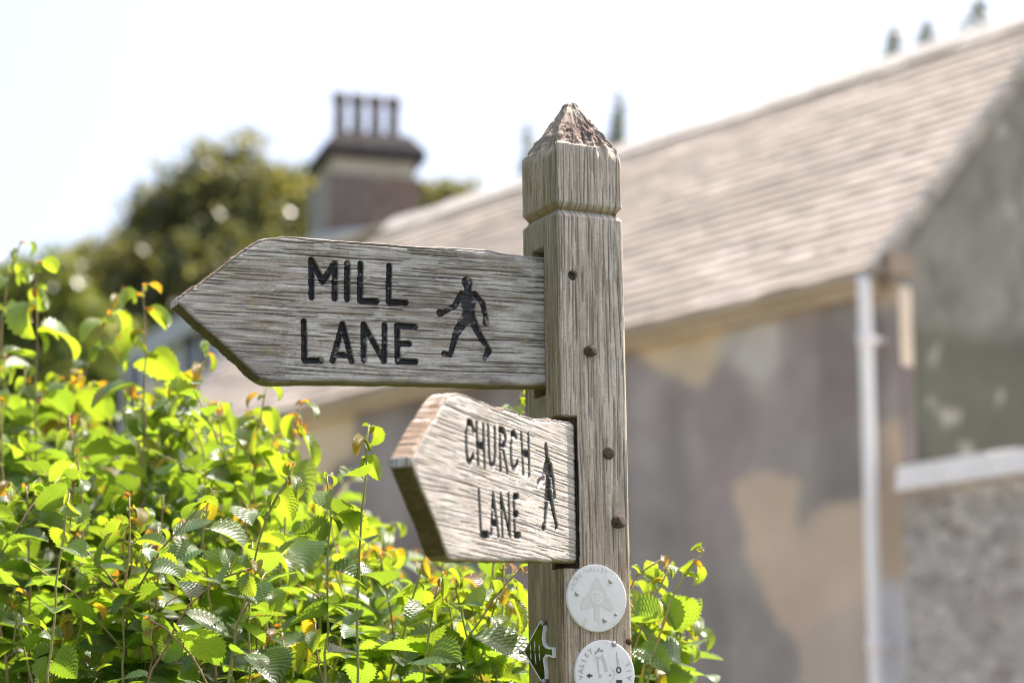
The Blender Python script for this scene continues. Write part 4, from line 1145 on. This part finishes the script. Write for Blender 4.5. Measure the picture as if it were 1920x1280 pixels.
class Foliage:
    def __init__(s): s.V = []; s.F = []; s.C = []; s.U = []; s.n = 0; s.st = MB()
    def leaf(s, p, d, L, r, young=0., lod=1, bend=None, up=None):
        T, Sx, Wd, pl, Fc = LOD[lod]
        d = unit(d)
        upv = unit(np.array([0, 0, 1.]) + r.normal(size=3) * .35 if up is None else up)
        wv = np.cross(d, upv); 
        if np.linalg.norm(wv) < .1: wv = np.cross(d, np.array([1., 0, 0]))
        wv = unit(wv); nn = np.cross(wv, d)
        bend = r.uniform(.1, 1.0) if bend is None else bend
        tt = T[:, 0]; th = bend * tt ** 1.2
        st = L / (len(tt) - 1)
        cx = np.concatenate([[0], np.cumsum(np.cos(th[1:]))]) * st; cz = -np.concatenate([[0], np.cumsum(np.sin(th[1:]))]) * st
        spine = p + np.outer(cx, d) + np.outer(cz, nn) + np.outer(tt ** 2 * r.normal() * .12 * L, wv)
        nrm = np.outer(np.sin(th), d) + np.outer(np.cos(th), nn)
        hw = L * r.uniform(.31, .47); fold = r.uniform(.05, .55) + .5 * young
        wob = .06 * math.sin(r.random() * 6) * np.sin(T * 7 + r.random() * 6)
        off = Wd * hw * (1 + .16 * r.normal() * np.sign(Sx))
        V = spine[:, None] + off[..., None] * math.cos(fold) * wv + (np.abs(off) * math.sin(fold) + (wob * np.abs(Wd) + pl) * hw)[..., None] * nrm[:, None]
        s.V.append(V.reshape(-1, 3)); s.F.append(Fc + s.n); s.n += V.shape[0] * V.shape[1]
        g = np.array([.050, .104, .030]) * r.uniform(.62, 1.3); lt = np.array([.078, .138, .030]) * r.uniform(.85, 1.2)
        yo = np.array([.135, .080, .030]) * r.uniform(.85, 1.2); ye = np.array([.120, .128, .022])
        c = g * (1 - min(1, young * 2.5)) + lt * min(1, young * 2.5)
        if young > .7: c = ye * (1 - (young - .7) / .3) + yo * ((young - .7) / .3) if r.random() < .42 else c
        cv = np.tile(c, (V.shape[0] * V.shape[1], 1)); cv = cv * (1 + .22 * (fbm(T.ravel() * 4 + r.random() * 90, Sx.ravel() * 2, 8, 2) - .5))[:, None]
        if r.random() < .12: cv = mix(cv, (.10, .065, .03), .8 * sstep(.62, .7, fbm(T.ravel() * 5 + r.random() * 90, Sx.ravel() * 2.5, 9, 2)))
        s.C.append(cv); s.U.append(np.stack([Sx.ravel(), T.ravel()], 1))
    def stem(s, P, r0, r1, c0, c1, k=7):
        P = np.asarray(P); n = len(P); m = MB(); m.tube(P, np.linspace(r0, r1, n), k)
        V = m.V[0]; s.st.V.append(V); s.st.F += [tuple(i + s.st.n for i in f) for f in m.F]; s.st.n += len(V)
        f = np.repeat(np.linspace(0, 1, n), k)[:, None]; s.st.C.append(np.asarray(c0) * (1 - f) + np.asarray(c1) * f)
    def shoot(s, P, r, lod=1, leafL=.066, spacing=.052, reach=1.0, red=.5, twig=.0, yspan=.10):
        """P: polyline tip first, down to the ground"""
        P = np.asarray(P, float); seg = np.linalg.norm(np.diff(P, axis=0), axis=1); cum = np.r_[0, np.cumsum(seg)]
        tot = cum[-1]; n = max(8, int(tot / .03)); q = np.linspace(0, tot, n)
        # smooth the polyline
        Ps = np.stack([np.interp(q, cum, P[:, k]) for k in range(3)], 1)
        for _ in range(6): Ps[1:-1] = .25 * Ps[:-2] + .5 * Ps[1:-1] + .25 * Ps[2:]
        Ps[1:-1] += (r.normal(size=(n - 2, 3)) * .0014)
        cg = np.array([.34, .38, .10]); cb = np.array([.34, .20, .12])
        c0 = cb * red + cg * (1 - red); c1 = cb * .9 * max(.35, red) + cg * (1 - max(.35, red))
        s.stem(Ps, .0013, .0034 + .0016 * min(1, tot / 2), c0, c1)
        f = lambda x: np.array([np.interp(x, q, Ps[:, k]) for k in range(3)])
        az = r.random() * 6.283; x = .004; i = 0
        side0 = np.array([math.cos(az), math.sin(az), 0])
        while x < min(tot * .95, reach):
            p = f(x); up = unit(f(max(0, x - .02)) - f(x + .02))
            sg = 1 if i % 2 else -1
            sd = unit(side0 * sg + r.normal(size=3) * .38); sd = unit(sd - up * np.dot(sd, up))
            yg = max(0., 1 - x / yspan)
            L = leafL * 1.08 * (.34 + .66 * min(1, (x + .004) / .11)) * r.uniform(.78, 1.18)
            if x > .45: L *= r.uniform(.8, 1.1)
            d = unit(sd * 1.0 + up * r.uniform(-.05, .55) + np.array([0, 0, -.25 - .5 * (yg > .5)]))
            pet = .007 + .007 * r.random()
            e = p + unit(sd + up * .35) * pet
            s.stem([p, (p + e) / 2 + up * .001, e], .0009, .0008, c0, cg * 1.2, 5)
            s.leaf(e, d, L, r, min(1, yg * r.uniform(.7, 1.1)), lod, bend=(r.uniform(.9, 1.7) if yg > .4 else None))
            # a pair of tiny folded leaflets by the node
            if yg > .35:
                for _ in range(2): s.leaf(p, unit(sd + r.normal(size=3) * .8 + np.array([0, 0, .1])), L * .42, r, min(1, yg * 1.2), max(1, lod), bend=r.uniform(.6, 1.6))
            if twig and x > .16 and r.random() < twig:
                tw = r.uniform(.10, .24); dirt = unit(sd + up * .9)
                T0 = [p + dirt * tw + Z * -.01, p + dirt * tw * .5 + up * .012, p]
                s.stem(T0, .0009, .0017, c0, c1, 6)
                k = int(tw / .035)
                for j in range(k + 1):
                    pp = p + dirt * tw * (1 - j / (k + .5)); yy = max(0, .6 - j * .3)
                    s.leaf(pp, unit(np.cross(dirt, Z) * (1 if j % 2 else -1) + dirt * .6 + r.normal(size=3) * .3), leafL * 1.0 * (.45 + .5 * min(1, j / 2.5)) * r.uniform(.8, 1.1), r, yy * r.random(), lod)
            x += spacing * 1.12 * (.35 + .65 * min(1, x / .14)) * r.uniform(.8, 1.2); i += 1
    def build(s, root):
        inv = Matrix.Translation(Vector(root.location)).inverted()
        s.st.build("stem", M_stem, root, inv, True)
        mesh_obj("leaves", np.concatenate(s.V), np.concatenate(s.F), M_leaf, root, True, np.concatenate(s.C), np.concatenate(s.U), inv=inv)
def ground_path(pix, depth, r, sway=.15):
    """pixel polyline tip first at one depth, carried on to the ground"""
    P = [at(x, y, depth) for x, y in pix]
    # keep the stem roughly upright: same horizontal distance as its tip
    y0 = P[0][1]; Q = []
    for (x, y), p in zip(pix, P):
        q = hit(x, y, np.array([0, y0, 0]), np.array([0, 1., 0])); Q.append(q)
    d = unit(Q[-1] - Q[-2]); last = Q[-1]
    L = last[2]; g = last + np.array([d[0] * L * .35 + r.normal() * .03, r.uniform(-sway, sway), 0]); g[2] = -.02
    mid = (last + g) / 2 + np.array([d[0] * L * .10, 0, 0])
    return Q + [mid, g]
named = [
    ("upright sapling with reddish crumpled tip left of the hedge's tall brown stem", 3.30, [(130, 925), (118, 1000), (100, 1180), (85, 1290)], .45, .06, 0, .25),
    ("blurred brown stemmed sapling standing tall above the hedge at left", 3.75, [(128, 780), (147, 850), (157, 1000), (170, 1200)], .95, .066, 0, .1),
    ("tallest straight green sapling, its curled tip just left of the Church Lane board", 3.34, [(692, 795), (683, 880), (673, 1000), (668, 1290)], .18, .066, 0, .0),
    ("straight green sapling next left of the tallest one, tip of pleated leaves", 3.32, [(612, 888), (620, 960), (617, 1090), (606, 1290)], .2, .068, 0, .0),
    ("leaning sapling with nodding reddish tip below the Mill Lane board's lower corner", 3.38, [(552, 866), (535, 880), (500, 965), (476, 1050), (440, 1180), (425, 1290)], .55, .066, 0, .1),
    ("arching reddish sapling bending over low in the hedge", 3.26, [(482, 1062), (450, 1050), (395, 1072), (335, 1150), (265, 1290)], .95, .064, 0, .0),
    ("short sapling with pink folded tip leaves near the bottom left", 3.24, [(275, 1158), (300, 1150), (330, 1165), (372, 1225), (400, 1290)], .9, .056, 0, .0),
    ("sapling behind the Church Lane board's lower corner", 3.55, [(800, 1030), (780, 1100), (755, 1180), (726, 1300)], .35, .064, 0, .2),
    ("sapling with broad dark top leaf under the Church Lane board", 3.36, [(826, 1080), (812, 1140), (800, 1200), (788, 1300)], .15, .078, 0, .0),
    ("sapling leaning towards the post from lower left", 3.42, [(978, 1062), (930, 1115), (890, 1170), (850, 1225), (815, 1295)], .35, .078, 0, .0),
    ("thin upright brown sapling beside the post's left edge", 3.62, [(944, 1055), (942, 1150), (936, 1295)], .8, .062, 0, .15),
    ("sapling right of the post with yellow lit drooping top leaves", 3.52, [(1320, 1030), (1290, 1052), (1268, 1100), (1250, 1150), (1225, 1210), (1205, 1295)], .45, .072, 0, .0),
    ("sapling right of the post bearing one large bright green leaf", 3.56, [(1255, 1062), (1238, 1100), (1205, 1150), (1185, 1230), (1165, 1310)], .5, .070, 0, .0),
    ("small side sapling nodding from behind the post's right edge", 3.60, [(1248, 1044), (1225, 1038), (1190, 1055), (1160, 1110), (1150, 1300)], .6, .050, 0, .0),
    ("sapling whose top leaf shows in the gap between the two boards", 3.75, [(985, 722), (962, 738), (945, 762), (932, 900), (925, 1100)], .5, .066, 0, .0),
    ("blurred tall sapling with orange and yellow top leaves at the far left", 4.3, [(68, 488), (70, 560), (69, 700), (66, 900)], .9, .082, 1, .15),
    ("blurred thin sapling curving at the picture's left edge", 4.4, [(40, 450), (18, 490), (4, 560), (0, 700), (-10, 900)], .7, .060, 1, .0),
    ("blurred tall sapling with dangling yellow leaves left of the Mill Lane point", 4.15, [(268, 532), (274, 560), (272, 700), (268, 900)], .95, .084, 1, .1),
    ("blurred slanting brown stem left of the Mill Lane point", 4.6, [(232, 540), (205, 590), (170, 670), (130, 780), (100, 900)], .85, .066, 1, .0),
    ("blurred sapling with one whitish shining top leaf below the Mill Lane point", 4.2, [(392, 640), (382, 690), (360, 765), (340, 900)], .4, .082, 1, .0),
    ("blurred sapling with thin stem just below the Mill Lane board's lower edge", 4.0, [(500, 722), (490, 770), (478, 830), (470, 950)], .5, .072, 1, .1),
    ("blurred sapling hanging one long bright leaf under the Mill Lane board", 3.9, [(566, 752), (552, 800), (540, 880), (530, 1000)], .6, .090, 1, .0),
]
for k, (lab, dep, pix, red, LL, lod, tw) in enumerate(named):
    r = np.random.default_rng(200 + k)
    P = ground_path(pix, dep, r)
    root = empty("elm_sapling", P[-1] * np.array([1, 1, 0]), lab, "sapling", "elm saplings growing around the signpost")
    fo = Foliage(); fo.shoot(P, r, lod=lod, leafL=LL, spacing=.050, reach=1.3, red=red, twig=tw, yspan=.24 if lod == 1 else .10); fo.build(root)

def fill(name, label, cat, count, xr, dr, env, seed, lodf, leafL=.068, spread=330, twigp=.38):
    r = np.random.default_rng(seed); fo = Foliage()
    for k in range(count):
        dep = dr[0] + (dr[1] - dr[0]) * r.random() ** 1.15
        px = r.uniform(*xr)
        top = np.interp(px, *env[0]) if dep > env[2] else np.interp(px, *env[1])
        py = top + r.exponential(spread * .45) + 12
        if py > 1330: py = max(r.uniform(1050, 1330), top + 20)
        lean = r.normal() * (70 if spread > 250 else 25)
        pix = [(px, py), (px - lean * .12 + r.normal() * 6, py + 60), (px - lean * .6, py + 240), (px - lean, py + 480)]
        if r.random() < .35:
            b = r.choice([-1, 1]) * r.uniform(15, 40); pix = [(px + b, py + 8), (px + b * .4, py - 6)] + pix[1:]
        P = ground_path(pix, dep, r)
        fo.shoot(P, r, lod=lodf(dep), leafL=leafL * r.uniform(.85, 1.2), spacing=.05, reach=r.uniform(.75, 1.15), red=r.random(), twig=twigp)
    c = np.mean(np.concatenate(fo.st.V[::5])[:, :2], axis=0)
    root = empty(name, (c[0], c[1], 0), label, cat)
    fo.build(root)
envb = ([-200, 0, 70, 160, 260, 330, 420, 500, 560, 620, 760, 900, 985], [620, 640, 670, 690, 700, 705, 725, 735, 800, 880, 980, 1050, 1070])
enva = ([-200, 0, 100, 300, 450, 560, 700, 800, 900, 985], [760, 860, 880, 890, 900, 960, 1000, 1040, 1080, 1090])
fill("elm_hedge", "dense sunlit leafy elm hedge filling the lower left behind the saplings", "hedge", 250, (-170, 985), (3.45, 5.4), (envb, enva, 3.95), 31, lambda d: 1 if d < 4.2 else 2)
envr = ([1100, 1190, 1260, 1310, 1345, 1500], [1045, 1060, 1090, 1130, 1330, 1340])
fill("elm_bush", "small leafy elm bush peeping out right of the post's foot", "bush", 34, (1130, 1290), (3.55, 4.0), (envr, envr, 9), 41, lambda d: 1, .062, 160, .10)
